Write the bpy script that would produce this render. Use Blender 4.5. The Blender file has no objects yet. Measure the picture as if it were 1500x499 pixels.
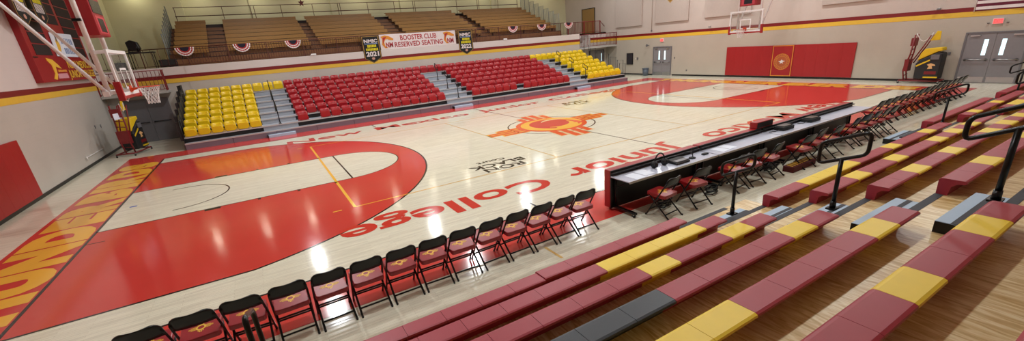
import bpy, bmesh, math, random
from mathutils import Vector, Matrix
random.seed(4)
PI = math.pi
SC = bpy.context.scene
COL = SC.collection

# ---------------------------------------------------------------- camera
cd = bpy.data.cameras.new('camera'); cam = bpy.data.objects.new('camera', cd); COL.objects.link(cam)
RR = [[0.85545308, -0.51167904, -0.07990365], [-0.24112525, -0.25698412, -0.93585136], [0.45832157, 0.81984372, -0.34321659]]
M = Matrix(((RR[0][0], -RR[1][0], -RR[2][0], -10.3289),
            (RR[0][1], -RR[1][1], -RR[2][1], -14.5506),
            (RR[0][2], -RR[1][2], -RR[2][2], 3.3531), (0, 0, 0, 1)))
cam.matrix_world = M
cd.sensor_fit = 'HORIZONTAL'; cd.sensor_width = 36.0; cd.lens = 615.1 / 1500 * 36
cd.shift_y = 38.9 / 1500; cd.clip_start = 0.05; cd.clip_end = 200
SC.camera = cam
# ---------------------------------------------------------------- view / world
SC.view_settings.view_transform = 'Standard'; SC.view_settings.look = 'None'
SC.view_settings.gamma = 1.0; SC.view_settings.use_curve_mapping = False
SC.view_settings.exposure = 0.12
w = bpy.data.worlds.new('world'); SC.world = w; w.use_nodes = True
w.node_tree.nodes['Background'].inputs[0].default_value = (0.9, 0.95, 1, 1)
w.node_tree.nodes['Background'].inputs[1].default_value = 0.3
# ---------------------------------------------------------------- lights of the hall
def area(name, x, y, z, sx, sy, power, col, rot=(0, 0, 0)):
    l = bpy.data.lights.new(name, 'AREA'); l.shape = 'RECTANGLE'; l.size = sx; l.size_y = sy
    l.energy = power; l.color = col
    o = bpy.data.objects.new(name, l); COL.objects.link(o); o.location = (x, y, z); o.rotation_euler = rot
    return o
HX, HY = (-9.5, -1.5, 6.5, 14.5), (-9.0, -1.2, 6.4, 13.2)
HALL = [(x, y) for x in HX for y in HY]
HALL_P = {-9.0: 190, -1.2: 270, 6.4: 300, 13.2: 150}
for x, y in HALL:
    area('hall_light', x, y, 8.78, 0.5, 0.45, HALL_P[y], (0.94, 0.985, 1.0))
for x in (-15.3, -12.2, -9.0, -5.6, -2.2, 1.2, 4.6, 8.0, 11.4, 14.8):
    area('gallery_light', x, 20.3, 8.3, 0.3, 0.3, 15, (1.0, 0.95, 0.72))
area('gallery_fill_light', 13.0, 20.8, 8.6, 1.2, 0.5, 14, (0.85, 0.95, 1.0), (math.radians(-60), 0, 0))  # added cool fill near the gallery rear wall, no window built there

# ---------------------------------------------------------------- materials
def srgb(r, g, b):
    f = lambda c: (c / 12.92 if c <= 0.04045 else ((c + 0.055) / 1.055) ** 2.4)
    return (f(r / 255), f(g / 255), f(b / 255), 1)
MATS = {}
def mat(name, rgb, rough=0.5, metal=0.0, var=0.06, scale=8.0, bump=0.0, bscale=60, coat=0.0, emit=0, alpha=1, spec=0.5, stretch=(1, 1, 1)):
    m = bpy.data.materials.new(name); m.use_nodes = True
    nt = m.node_tree; b = nt.nodes['Principled BSDF']
    c = srgb(*rgb)
    tc = nt.nodes.new('ShaderNodeTexCoord'); mp = nt.nodes.new('ShaderNodeMapping'); mp.inputs['Scale'].default_value = stretch
    nt.links.new(tc.outputs['Object'], mp.inputs['Vector'])
    nz = nt.nodes.new('ShaderNodeTexNoise'); nz.inputs['Scale'].default_value = scale; nz.inputs['Detail'].default_value = 3
    nt.links.new(mp.outputs[0], nz.inputs['Vector'])
    mx = nt.nodes.new('ShaderNodeMix'); mx.data_type = 'RGBA'
    mx.inputs[6].default_value = tuple(v * (1 - var) for v in c[:3]) + (1,)
    mx.inputs[7].default_value = tuple(min(1, v * (1 + var)) for v in c[:3]) + (1,)
    nt.links.new(nz.outputs[0], mx.inputs[0]); nt.links.new(mx.outputs[2], b.inputs['Base Color'])
    b.inputs['Roughness'].default_value = rough; b.inputs['Metallic'].default_value = metal
    b.inputs['Coat Weight'].default_value = coat; b.inputs['Coat Roughness'].default_value = 0.08
    b.inputs['Specular IOR Level'].default_value = spec
    if bump:
        n2 = nt.nodes.new('ShaderNodeTexNoise'); n2.inputs['Scale'].default_value = bscale
        nt.links.new(mp.outputs[0], n2.inputs['Vector'])
        bp = nt.nodes.new('ShaderNodeBump'); bp.inputs['Strength'].default_value = bump; bp.inputs['Distance'].default_value = 0.01
        nt.links.new(n2.outputs[0], bp.inputs['Height']); nt.links.new(bp.outputs[0], b.inputs['Normal'])
    if emit:
        b.inputs['Emission Color'].default_value = c; b.inputs['Emission Strength'].default_value = emit
    if alpha < 1: b.inputs['Alpha'].default_value = alpha
    MATS[name] = m
    return m

def wall_mat(name, low, high, zs=3.2):
    """block wall: painted CMU, lower and upper paint colours meeting under the stripe, fine mortar grid bump"""
    m = bpy.data.materials.new(name); m.use_nodes = True; nt = m.node_tree; b = nt.nodes['Principled BSDF']
    geo = nt.nodes.new('ShaderNodeNewGeometry'); sep = nt.nodes.new('ShaderNodeSeparateXYZ')
    nt.links.new(geo.outputs['Position'], sep.inputs[0])
    gt = nt.nodes.new('ShaderNodeMath'); gt.operation = 'GREATER_THAN'; gt.inputs[1].default_value = zs
    nt.links.new(sep.outputs['Z'], gt.inputs[0])
    mx = nt.nodes.new('ShaderNodeMix'); mx.data_type = 'RGBA'; mx.inputs[6].default_value = srgb(*low); mx.inputs[7].default_value = srgb(*high)
    nt.links.new(gt.outputs[0], mx.inputs[0])
    nz = nt.nodes.new('ShaderNodeTexNoise'); nz.inputs['Scale'].default_value = 0.9; nz.inputs['Detail'].default_value = 4
    nt.links.new(geo.outputs['Position'], nz.inputs['Vector'])
    rp = nt.nodes.new('ShaderNodeMapRange'); rp.inputs[3].default_value = 0.92; rp.inputs[4].default_value = 1.06
    nt.links.new(nz.outputs[0], rp.inputs[0])
    vm = nt.nodes.new('ShaderNodeVectorMath'); vm.operation = 'SCALE'
    nt.links.new(mx.outputs[2], vm.inputs[0]); nt.links.new(rp.outputs[0], vm.inputs['Scale'])
    nt.links.new(vm.outputs[0], b.inputs['Base Color'])
    ad = nt.nodes.new('ShaderNodeMath'); ad.operation = 'ADD'; nt.links.new(sep.outputs['X'], ad.inputs[0]); nt.links.new(sep.outputs['Y'], ad.inputs[1])
    cb = nt.nodes.new('ShaderNodeCombineXYZ'); nt.links.new(ad.outputs[0], cb.inputs[0]); nt.links.new(sep.outputs['Z'], cb.inputs[1])
    br = nt.nodes.new('ShaderNodeTexBrick'); br.inputs['Scale'].default_value = 1.0
    br.inputs['Brick Width'].default_value = 0.4; br.inputs['Row Height'].default_value = 0.2; br.inputs['Mortar Size'].default_value = 0.008
    br.inputs['Color1'].default_value = (1, 1, 1, 1); br.inputs['Color2'].default_value = (1, 1, 1, 1); br.inputs['Mortar'].default_value = (0, 0, 0, 1)
    nt.links.new(cb.outputs[0], br.inputs['Vector'])
    bp = nt.nodes.new('ShaderNodeBump'); bp.inputs['Strength'].default_value = 0.35; bp.inputs['Distance'].default_value = 0.008
    nt.links.new(br.outputs['Color'], bp.inputs['Height']); nt.links.new(bp.outputs[0], b.inputs['Normal'])
    b.inputs['Roughness'].default_value = 0.42
    return m

def floor_mat(name, base_cols, boards=True, paint=False, rough=0.115):
    m = bpy.data.materials.new(name); m.use_nodes = True; nt = m.node_tree; b = nt.nodes['Principled BSDF']
    geo = nt.nodes.new('ShaderNodeNewGeometry')
    if boards:
        br = nt.nodes.new('ShaderNodeTexBrick'); br.inputs['Scale'].default_value = 1.0
        br.inputs['Brick Width'].default_value = 1.1; br.inputs['Row Height'].default_value = 0.057; br.inputs['Mortar Size'].default_value = 0.0012
        br.offset = 0.37; br.inputs['Bias'].default_value = -0.1
        br.inputs['Color1'].default_value = srgb(*base_cols[0]); br.inputs['Color2'].default_value = srgb(*base_cols[1]); br.inputs['Mortar'].default_value = srgb(*base_cols[2])
        nt.links.new(geo.outputs['Position'], br.inputs['Vector'])
        mp = nt.nodes.new('ShaderNodeMapping'); mp.inputs['Scale'].default_value = (0.9, 9, 1)
        nt.links.new(geo.outputs['Position'], mp.inputs['Vector'])
        nz = nt.nodes.new('ShaderNodeTexNoise'); nz.inputs['Scale'].default_value = 1.6; nz.inputs['Detail'].default_value = 6; nz.inputs['Roughness'].default_value = 0.7
        nt.links.new(mp.outputs[0], nz.inputs['Vector'])
        mr = nt.nodes.new('ShaderNodeMapRange'); mr.inputs[1].default_value = 0.3; mr.inputs[2].default_value = 0.7; mr.inputs[3].default_value = 0.86; mr.inputs[4].default_value = 1.08
        nt.links.new(nz.outputs[0], mr.inputs[0])
        vm = nt.nodes.new('ShaderNodeVectorMath'); vm.operation = 'SCALE'; nt.links.new(br.outputs['Color'], vm.inputs[0]); nt.links.new(mr.outputs[0], vm.inputs['Scale'])
        nt.links.new(vm.outputs[0], b.inputs['Base Color'])
    else:
        nz = nt.nodes.new('ShaderNodeTexNoise'); nz.inputs['Scale'].default_value = 1.2
        nt.links.new(geo.outputs['Position'], nz.inputs['Vector'])
        c = srgb(*base_cols[0]); mx = nt.nodes.new('ShaderNodeMix'); mx.data_type = 'RGBA'
        mx.inputs[6].default_value = tuple(v * 0.93 for v in c[:3]) + (1,); mx.inputs[7].default_value = tuple(min(1, v * 1.06) for v in c[:3]) + (1,)
        nt.links.new(nz.outputs[0], mx.inputs[0]); nt.links.new(mx.outputs[2], b.inputs['Base Color'])
    # faint waviness of the boards under the varnish
    mp2 = nt.nodes.new('ShaderNodeMapping'); mp2.inputs['Scale'].default_value = (1.2, 17.5, 1)
    nt.links.new(geo.outputs['Position'], mp2.inputs['Vector'])
    n3 = nt.nodes.new('ShaderNodeTexNoise'); n3.inputs['Scale'].default_value = 1.0; n3.inputs['Detail'].default_value = 1
    nt.links.new(mp2.outputs[0], n3.inputs['Vector'])
    bp = nt.nodes.new('ShaderNodeBump'); bp.inputs['Strength'].default_value = 0.12; bp.inputs['Distance'].default_value = 0.002
    nt.links.new(n3.outputs[0], bp.inputs['Height']); nt.links.new(bp.outputs[0], b.inputs['Normal'])
    bp.inputs['Strength'].default_value = 0.35
    b.inputs['Roughness'].default_value = rough; b.inputs['Specular IOR Level'].default_value = 0.5
    MATS[name] = m
    return m

def ply_mat(name, c1, c2, c3, rough=0.33):
    m = bpy.data.materials.new(name); m.use_nodes = True; nt = m.node_tree; b = nt.nodes['Principled BSDF']
    geo = nt.nodes.new('ShaderNodeNewGeometry')
    mp = nt.nodes.new('ShaderNodeMapping'); mp.inputs['Scale'].default_value = (7.0, 1.0, 1.0)
    nt.links.new(geo.outputs['Position'], mp.inputs['Vector'])
    nz = nt.nodes.new('ShaderNodeTexNoise'); nz.inputs['Scale'].default_value = 2.6; nz.inputs['Detail'].default_value = 5; nz.inputs['Distortion'].default_value = 1.6
    nt.links.new(mp.outputs[0], nz.inputs['Vector'])
    cr = nt.nodes.new('ShaderNodeValToRGB'); e = cr.color_ramp.elements
    e[0].position = 0.33; e[0].color = srgb(*c1); e[1].position = 0.66; e[1].color = srgb(*c3)
    x = e.new(0.5); x.color = srgb(*c2)
    nt.links.new(nz.outputs[0], cr.inputs[0]); nt.links.new(cr.outputs[0], b.inputs['Base Color'])
    b.inputs['Roughness'].default_value = rough; b.inputs['Specular IOR Level'].default_value = 0.4
    MATS[name] = m
    return m

WOOD = floor_mat('court_maple', [(233, 228, 206), (222, 215, 193), (172, 160, 134)])
RED = floor_mat('court_red_paint', [(205, 62, 54)], boards=False)
FYEL = floor_mat('court_yellow_paint', [(242, 182, 62)], boards=False)
FORG = floor_mat('court_orange_paint', [(226, 90, 40)], boards=False)
FLET = floor_mat('court_letter_red', [(205, 56, 42)], boards=False)
FBLK = floor_mat('court_black_paint', [(38, 24, 24)], boards=False)
FCRM = floor_mat('court_cream_paint', [(232, 200, 150)], boards=False)
FBLU = floor_mat('court_blue_mark', [(50, 90, 190)], boards=False)
WALL = wall_mat('block_wall', (190, 183, 174), (214, 203, 198))
WALLG = wall_mat('gallery_wall', (200, 190, 150), (214, 208, 170), 0.0)
WALLR = wall_mat('right_wall_paint', (182, 172, 158), (194, 180, 170))
PLY = ply_mat('varnished_plywood', (196, 158, 98), (224, 194, 138), (243, 222, 178))
MAROON = mat('maroon_wall_stripe', (120, 14, 20), 0.4)
YELW = mat('yellow_wall_stripe', (222, 180, 60), 0.4)
BLK = mat('black_base', (18, 17, 17), 0.4)
BLKM = mat('black_powder_metal', (14, 14, 15), 0.28, 0.3)
PADR = mat('red_wall_pad', (158, 24, 28), 0.45, bump=0.05)
SEATR = mat('red_seat_plastic', (165, 26, 34), 0.3)
SEATY = mat('yellow_seat_plastic', (232, 196, 20), 0.3)
MODR = mat('red_bench_plastic', (162, 46, 60), 0.42, bump=0.08, bscale=300)
MODY = mat('yellow_bench_plastic', (240, 206, 56), 0.42, bump=0.08, bscale=300)
MODK = mat('slate_bench_plastic', (50, 56, 64), 0.42, bump=0.08, bscale=300)
VINYL = mat('maroon_chair_vinyl', (150, 30, 40), 0.33)
VINYLD = mat('red_chair_vinyl', (146, 24, 28), 0.33)
GREYS = mat('grey_step_paint', (172, 194, 214), 0.5)
STRIP = mat('charcoal_grip_strip', (62, 64, 70), 0.7)
GREYD = mat('bleacher_grey', (160, 165, 174), 0.45)
GREYP = mat('bleacher_plinth_grey', (120, 108, 118), 0.35)
SILV = mat('silver_nosing', (205, 205, 205), 0.3, 0.5)
DARK = mat('dark_parts_and_gap_shade', (26, 23, 23), 0.7)  # dark parts, also the shade painted into open bleacher gaps
DOORG = mat('grey_door_paint', (132, 128, 130), 0.4)
DOORF = mat('grey_door_frame', (108, 105, 108), 0.4)
CHROME = mat('brushed_steel', (190, 190, 192), 0.3, 0.9)
WHITE = mat('white_paint', (232, 228, 226), 0.4)
WHITEC = mat('white_cloth', (222, 210, 208), 0.8)
OAK = mat('gallery_bench_wood', (146, 104, 48), 0.4, var=0.25, scale=5, stretch=(0.3, 4, 4))
OAKA = mat('gallery_aisle_wood', (120, 78, 44), 0.5, var=0.2, scale=5)
OAKD = mat('gallery_shaded_wood', (46, 27, 18), 0.55, var=0.25, scale=5, stretch=(0.3, 4, 4))  # bench wood darkened, shade of the gaps put into the colour
BRN = mat('brown_rail_metal', (84, 34, 26), 0.5)
MRAIL = mat('maroon_rail_metal', (120, 26, 30), 0.45)
CLOTHK = mat('black_banner_cloth', (22, 22, 20), 0.8)
CLOTHY = mat('yellow_banner_cloth', (214, 200, 30), 0.8)
CLOTHR = mat('red_banner_ink', (170, 36, 36), 0.8)
CLOTHO = mat('orange_banner_ink', (214, 138, 50), 0.8)
NAVY = mat('navy_bunting_cloth', (26, 22, 42), 0.8)
ORANGE = mat('orange_rim_paint', (200, 66, 24), 0.4)
DESK = mat('grey_laminate', (196, 200, 216), 0.25)
PAPER = mat('white_paper', (226, 232, 244), 0.6)
RUBB = mat('black_rubber', (20, 20, 20), 0.6)
SCREEN = mat('dark_display', (46, 42, 48), 0.2)
BOARDR = mat('scoreboard_red', (150, 22, 28), 0.45)
LOGOY = mat('yellow_logo_print', (236, 186, 60), 0.5)
BINB = mat('grey_blue_bin', (84, 92, 104), 0.5)
PANELT = mat('acoustic_panel_cloth', (180, 166, 156), 0.9, bump=0.1)
EXITR = mat('exit_letters', (255, 70, 70), 0.5, emit=1.2)
LITW = mat('lit_window_pane', (205, 235, 240), 0.3, emit=1.1)
CEIL = mat('ceiling_deck', (214, 210, 204), 0.8)
LAMPM = mat('lamp_lens', (255, 245, 235), 0.5, emit=6)
NYL = mat('black_nylon', (30, 30, 32), 0.6, bump=0.3, bscale=20)
YNET = mat('yellow_nylon', (226, 186, 20), 0.6)
PENNG = mat('gold_pennant_trim', (170, 130, 60), 0.6)
FMAR = mat('flag_maroon', (96, 20, 44), 0.8)
gl = bpy.data.materials.new('backboard_glass'); gl.use_nodes = True
_b = gl.node_tree.nodes['Principled BSDF']; _b.inputs['Base Color'].default_value = (0.25, 0.28, 0.26, 1); _b.inputs['Roughness'].default_value = 0.03; _b.inputs['Alpha'].default_value = 0.14

# ---------------------------------------------------------------- mesh builder
class MB:
    def __init__(s): s.v = []; s.f = []; s.m = []; s.mats = []; s.sm = []
    def mi(s, m):
        if m not in s.mats: s.mats.append(m)
        return s.mats.index(m)
    def add(s, vs, fs, m, T=None, smooth=False):
        n = len(s.v); i = s.mi(m)
        for p in vs:
            p = Vector(p)
            if T is not None: p = T @ p
            s.v.append(tuple(p))
        for f in fs: s.f.append([n + k for k in f]); s.m.append(i); s.sm.append(smooth)
        return s
    def box(s, x0, x1, y0, y1, z0, z1, m, T=None):
        vs = [(x0, y0, z0), (x1, y0, z0), (x1, y1, z0), (x0, y1, z0), (x0, y0, z1), (x1, y0, z1), (x1, y1, z1), (x0, y1, z1)]
        return s.add(vs, [(3, 2, 1, 0), (4, 5, 6, 7), (0, 1, 5, 4), (1, 2, 6, 5), (2, 3, 7, 6), (3, 0, 4, 7)], m, T)
    def tube(s, pts, r, m, n=8, closed=False, T=None, cap=True):
        pts = [Vector(p) for p in pts]; N = len(pts); vs = []; fs = []
        prev = None
        for i, p in enumerate(pts):
            if closed: d = (pts[(i + 1) % N] - pts[i - 1])
            else: d = pts[min(i + 1, N - 1)] - pts[max(i - 1, 0)]
            d.normalize()
            if prev is None:
                a = Vector((0, 0, 1)) if abs(d.z) < 0.9 else Vector((1, 0, 0))
                u = d.cross(a).normalized()
            else:
                u = prev - d * prev.dot(d)
                u = u.normalized() if u.length > 1e-6 else d.orthogonal().normalized()
            prev = u; w_ = d.cross(u)
            for k in range(n):
                t = 2 * PI * k / n; vs.append(p + (u * math.cos(t) + w_ * math.sin(t)) * r)
        for i in range(N if closed else N - 1):
            a = i * n; b = ((i + 1) % N) * n
            for k in range(n): fs.append((a + k, a + (k + 1) % n, b + (k + 1) % n, b + k))
        if cap and not closed: fs.append(tuple(range(n - 1, -1, -1))); fs.append(tuple((N - 1) * n + k for k in range(n)))
        return s.add(vs, fs, m, T, smooth=True)
    def prism(s, poly, axis, a0, a1, m, T=None, m2=None, smooth=False):
        """extrude a polygon along an axis; poly coordinates are the two other axes in x,y,z order"""
        def P(p, a):
            return (a, p[0], p[1]) if axis == 'x' else ((p[0], a, p[1]) if axis == 'y' else (p[0], p[1], a))
        n = len(poly); vs = [P(p, a0) for p in poly] + [P(p, a1) for p in poly]
        area2 = sum(poly[i][0] * poly[(i + 1) % n][1] - poly[(i + 1) % n][0] * poly[i][1] for i in range(n))
        if axis == 'y': area2 = -area2
        order = list(range(n)) if area2 > 0 else list(range(n - 1, -1, -1))
        f = []
        for q in range(n):
            i = order[q]; j = order[(q + 1) % n]; f.append((i, j, n + j, n + i))
        s.add(vs, [], m, T)
        base = len(s.v) - 2 * n
        for q in f: s.f.append([base + k for k in q]); s.m.append(s.mi(m)); s.sm.append(smooth)
        c = s.mi(m2 or m)
        s.f.append([base + k for k in reversed(order)]); s.m.append(c); s.sm.append(False)
        s.f.append([base + n + k for k in order]); s.m.append(c); s.sm.append(False)
        return s
    def flat(s, poly, O, U, V, m):
        O = Vector(O); U = Vector(U); V = Vector(V)
        return s.add([O + U * p[0] + V * p[1] for p in poly], [tuple(range(len(poly)))], m)
    def lathe(s, prof, c, m, n=16, T=None):
        vs = []; fs = []; N = len(prof)
        for r, z in prof:
            for k in range(n):
                t = 2 * PI * k / n; vs.append((c[0] + r * math.cos(t), c[1] + r * math.sin(t), c[2] + z))
        for i in range(N - 1):
            for k in range(n): fs.append((i * n + k, i * n + (k + 1) % n, (i + 1) * n + (k + 1) % n, (i + 1) * n + k))
        fs.append(tuple(range(n - 1, -1, -1))); fs.append(tuple((N - 1) * n + k for k in range(n)))
        return s.add(vs, fs, m, T, smooth=True)
    def build(s, name, parent=None, bevel=0, smooth_angle=None):
        me = bpy.data.meshes.new(name); me.from_pydata(s.v, [], s.f)
        for m in s.mats: me.materials.append(m)
        me.polygons.foreach_set('material_index', s.m); me.polygons.foreach_set('use_smooth', s.sm)
        me.update()
        o = bpy.data.objects.new(name, me); COL.objects.link(o)
        if parent is not None: o.parent = parent
        if bevel:
            b = o.modifiers.new('bevel', 'BEVEL'); b.width = bevel; b.segments = 2; b.limit_method = 'ANGLE'; b.angle_limit = math.radians(40)
        return o
def thing(name, label, cat, loc=(0, 0, 0), rz=0, group=None):
    o = bpy.data.objects.new(name, None); COL.objects.link(o); o.location = loc; o.rotation_euler = (0, 0, rz)
    o.empty_display_size = 0.1
    return tag(o, label, cat, group)
def tag(o, label, cat, group=None):
    o['label'] = label; o['category'] = cat
    if group: o['group'] = group
    return o
def struct(o): o['kind'] = 'structure'; return o
def dup(root, loc, label, rz=None, group=None):
    r = root.copy(); COL.objects.link(r); r.location = loc; r['label'] = label
    if rz is not None: r.rotation_euler = (0, 0, rz)
    if group: r['group'] = group
    for ch in list(root.children):
        c = ch.copy(); COL.objects.link(c); c.parent = r
        for g in list(ch.children):
            d = g.copy(); COL.objects.link(d); d.parent = c
    return r
def ordn(n):
    W = ['first', 'second', 'third', 'fourth', 'fifth', 'sixth', 'seventh', 'eighth', 'ninth', 'tenth', 'eleventh', 'twelfth', 'thirteenth', 'fourteenth', 'fifteenth', 'sixteenth', 'seventeenth', 'eighteenth']
    return W[n - 1]
def rrect(x0, x1, y0, y1, r, n=4):
    p = []
    for cx, cy, a in ((x1 - r, y0 + r, -90), (x1 - r, y1 - r, 0), (x0 + r, y1 - r, 90), (x0 + r, y0 + r, 180)):
        for k in range(n + 1):
            t = math.radians(a + 90 * k / n); p.append((cx + r * math.cos(t), cy + r * math.sin(t)))
    return p
_txt = {}
def text_geo(s, bold=0.0):
    key = (s, bold)
    if key in _txt: return _txt[key]
    cu = bpy.data.curves.new('t', 'FONT'); cu.body = s; cu.size = 1; cu.offset = bold; cu.resolution_u = 4
    o = bpy.data.objects.new('t', cu); COL.objects.link(o)
    dg = bpy.context.evaluated_depsgraph_get(); dg.update()
    me = bpy.data.meshes.new_from_object(o.evaluated_get(dg))
    vs = [tuple(v.co) for v in me.vertices]; fs = [tuple(p.vertices) for p in me.polygons]
    bpy.data.objects.remove(o); bpy.data.curves.remove(cu); bpy.data.meshes.remove(me)
    x0 = min(v[0] for v in vs); x1 = max(v[0] for v in vs); y1 = max(v[1] for v in vs)
    _txt[key] = ([((v[0] - x0) / (x1 - x0), v[1] / y1) for v in vs], fs)
    return _txt[key]
def text(mb, s, O, U, V, m, bold=0.0, shear=0.0):
    """letters filling the box O, O+U (width), V (cap height)"""
    vs, fs = text_geo(s, bold); O = Vector(O); U = Vector(U); V = Vector(V)
    mb.add([O + U * (v[0] + shear * v[1]) + V * v[1] for v in vs], fs, m)

# ================================================================ ROOM SHELL
XL, XR, YN, YF, YG, H = -16.85, 17.5, -19.0, 14.15, 21.3, 9.2
mb = MB(); mb.box(XL, XR, YN, YG, -0.2, 0, WOOD); FLOOR = struct(mb.build('floor'))
mb = MB(); mb.box(XL, XR, YN, YG, H, H + 0.2, CEIL); struct(mb.build('ceiling'))
mb = MB(); mb.box(XL - 0.2, XL, YN, YF + 0.1, 0, H, WALL); struct(mb.build('wall_left'))
mb = MB(); mb.box(XL - 0.2, XL, YF + 0.1, YG, 0, H, WALLG); struct(mb.build('wall_left_gallery'))
mb = MB(); mb.box(XR, XR + 0.2, YN, YG, 0, H, WALLR); struct(mb.build('wall_right'))
mb = MB(); mb.box(XL, XR, YN - 0.2, YN, 0, H, WALL); struct(mb.build('wall_near'))
mb = MB(); mb.box(XL, XR, YG, YG + 0.2, 0, H, WALLG); mb.box(XL, -13.1, YG - 0.35, YG, 3.6, H, WALLG)
for x in (-9.4, -4.2, 1.0, 9.2): mb.box(x, x + 0.35, YG - 0.12, YG, 3.6, H, WALLG)
struct(mb.build('wall_gallery_rear'))
mb = MB(); mb.box(-13.3, 13.3, YF, YF + 0.18, 0, 3.6, WALL); struct(mb.build('wall_far'))
mb = MB(); mb.box(XL, -13.3, YF, YF + 0.18, 0, 2.45, WALL); mb.box(XL, -13.3, YF + 0.02, YF + 0.18, 2.45, 3.6, WALL); struct(mb.build('wall_far_left'))
mb = MB(); mb.box(13.3, XR, 15.6, 15.75, 0, 3.6, WALL); mb.box(13.15, 13.3, YF + 0.18, 15.6, 0, 3.6, WALL); struct(mb.build('wall_stair_recess'))
mb = MB(); mb.box(XL, 13.3, YF + 0.19, YG, 3.46, 3.6, OAKA); mb.box(13.3, XR, 15.6, YG, 3.46, 3.6, OAKA); struct(mb.build('floor_gallery'))
# stripes and base boards
def stripe(name, x0, x1, y0, y1, z0, z1, m): b = MB(); b.box(x0, x1, y0, y1, z0, z1, m); return struct(b.build(name))
stripe('trim_1', XL, XL + 0.008, YN, YF, 3.02, 3.2, MAROON); stripe('trim_2', XL, XL + 0.008, YN, YF, 2.81, 3.02, YELW)
stripe('trim_3', XR - 0.008, XR, YN, 15.6, 3.02, 3.2, MAROON); stripe('trim_4', XR - 0.008, XR, YN, 15.6, 2.81, 3.02, YELW)
stripe('trim_5', XL, 13.3, YF - 0.008, YF, 3.02, 3.2, MAROON); stripe('trim_6', XL, 13.3, YF - 0.008, YF, 2.81, 3.02, YELW)
stripe('trim_7', 13.3, XR, 15.592, 15.6, 3.02, 3.2, MAROON); stripe('trim_8', 13.3, XR, 15.592, 15.6, 2.81, 3.02, YELW)
stripe('baseboard_left', XL, XL + 0.02, YN, YF, 0, 0.1, BLK)
stripe('baseboard_right', XR - 0.02, XR, -7.6, 8.25, 0, 0.1, BLK); stripe('baseboard_right_far', XR - 0.02, XR, 10.2, 15.6, 0, 0.1, BLK)
stripe('baseboard_far', XL, 13.3, YF - 0.02, YF, 0, 0.1, BLK)

# ================================================================ COURT MARKINGS (painted on the floor)
Z1, Z2, Z3 = 0.0012, 0.0022, 0.0032
def mark(mb, name): o = mb.build(name, FLOOR); return o
def seg(mb, x0, y0, x1, y1, w_, z, m):
    d = Vector((x1 - x0, y1 - y0)); d.normalize(); n = Vector((-d.y, d.x)) * w_ / 2
    mb.add([(x0 - n.x, y0 - n.y, z), (x1 - n.x, y1 - n.y, z), (x1 + n.x, y1 + n.y, z), (x0 + n.x, y0 + n.y, z)], [(0, 1, 2, 3)], m)
def arc(mb, cx, cy, r, a0, a1, w_, z, m, n=48):
    vs = []; fs = []
    for k in range(n + 1):
        t = math.radians(a0 + (a1 - a0) * k / n); c, s = math.cos(t), math.sin(t)
        vs += [(cx + (r - w_ / 2) * c, cy + (r - w_ / 2) * s, z), (cx + (r + w_ / 2) * c, cy + (r + w_ / 2) * s, z)]
    for k in range(n): fs.append((2 * k, 2 * k + 1, 2 * k + 3, 2 * k + 2))
    mb.add(vs, fs, m)
def quad(mb, x0, x1, y0, y1, z, m): mb.add([(x0, y0, z), (x1, y0, z), (x1, y1, z), (x0, y1, z)], [(0, 1, 2, 3)], m)
BX, BY, Y3 = 14.325, 7.62, 6.55
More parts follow.
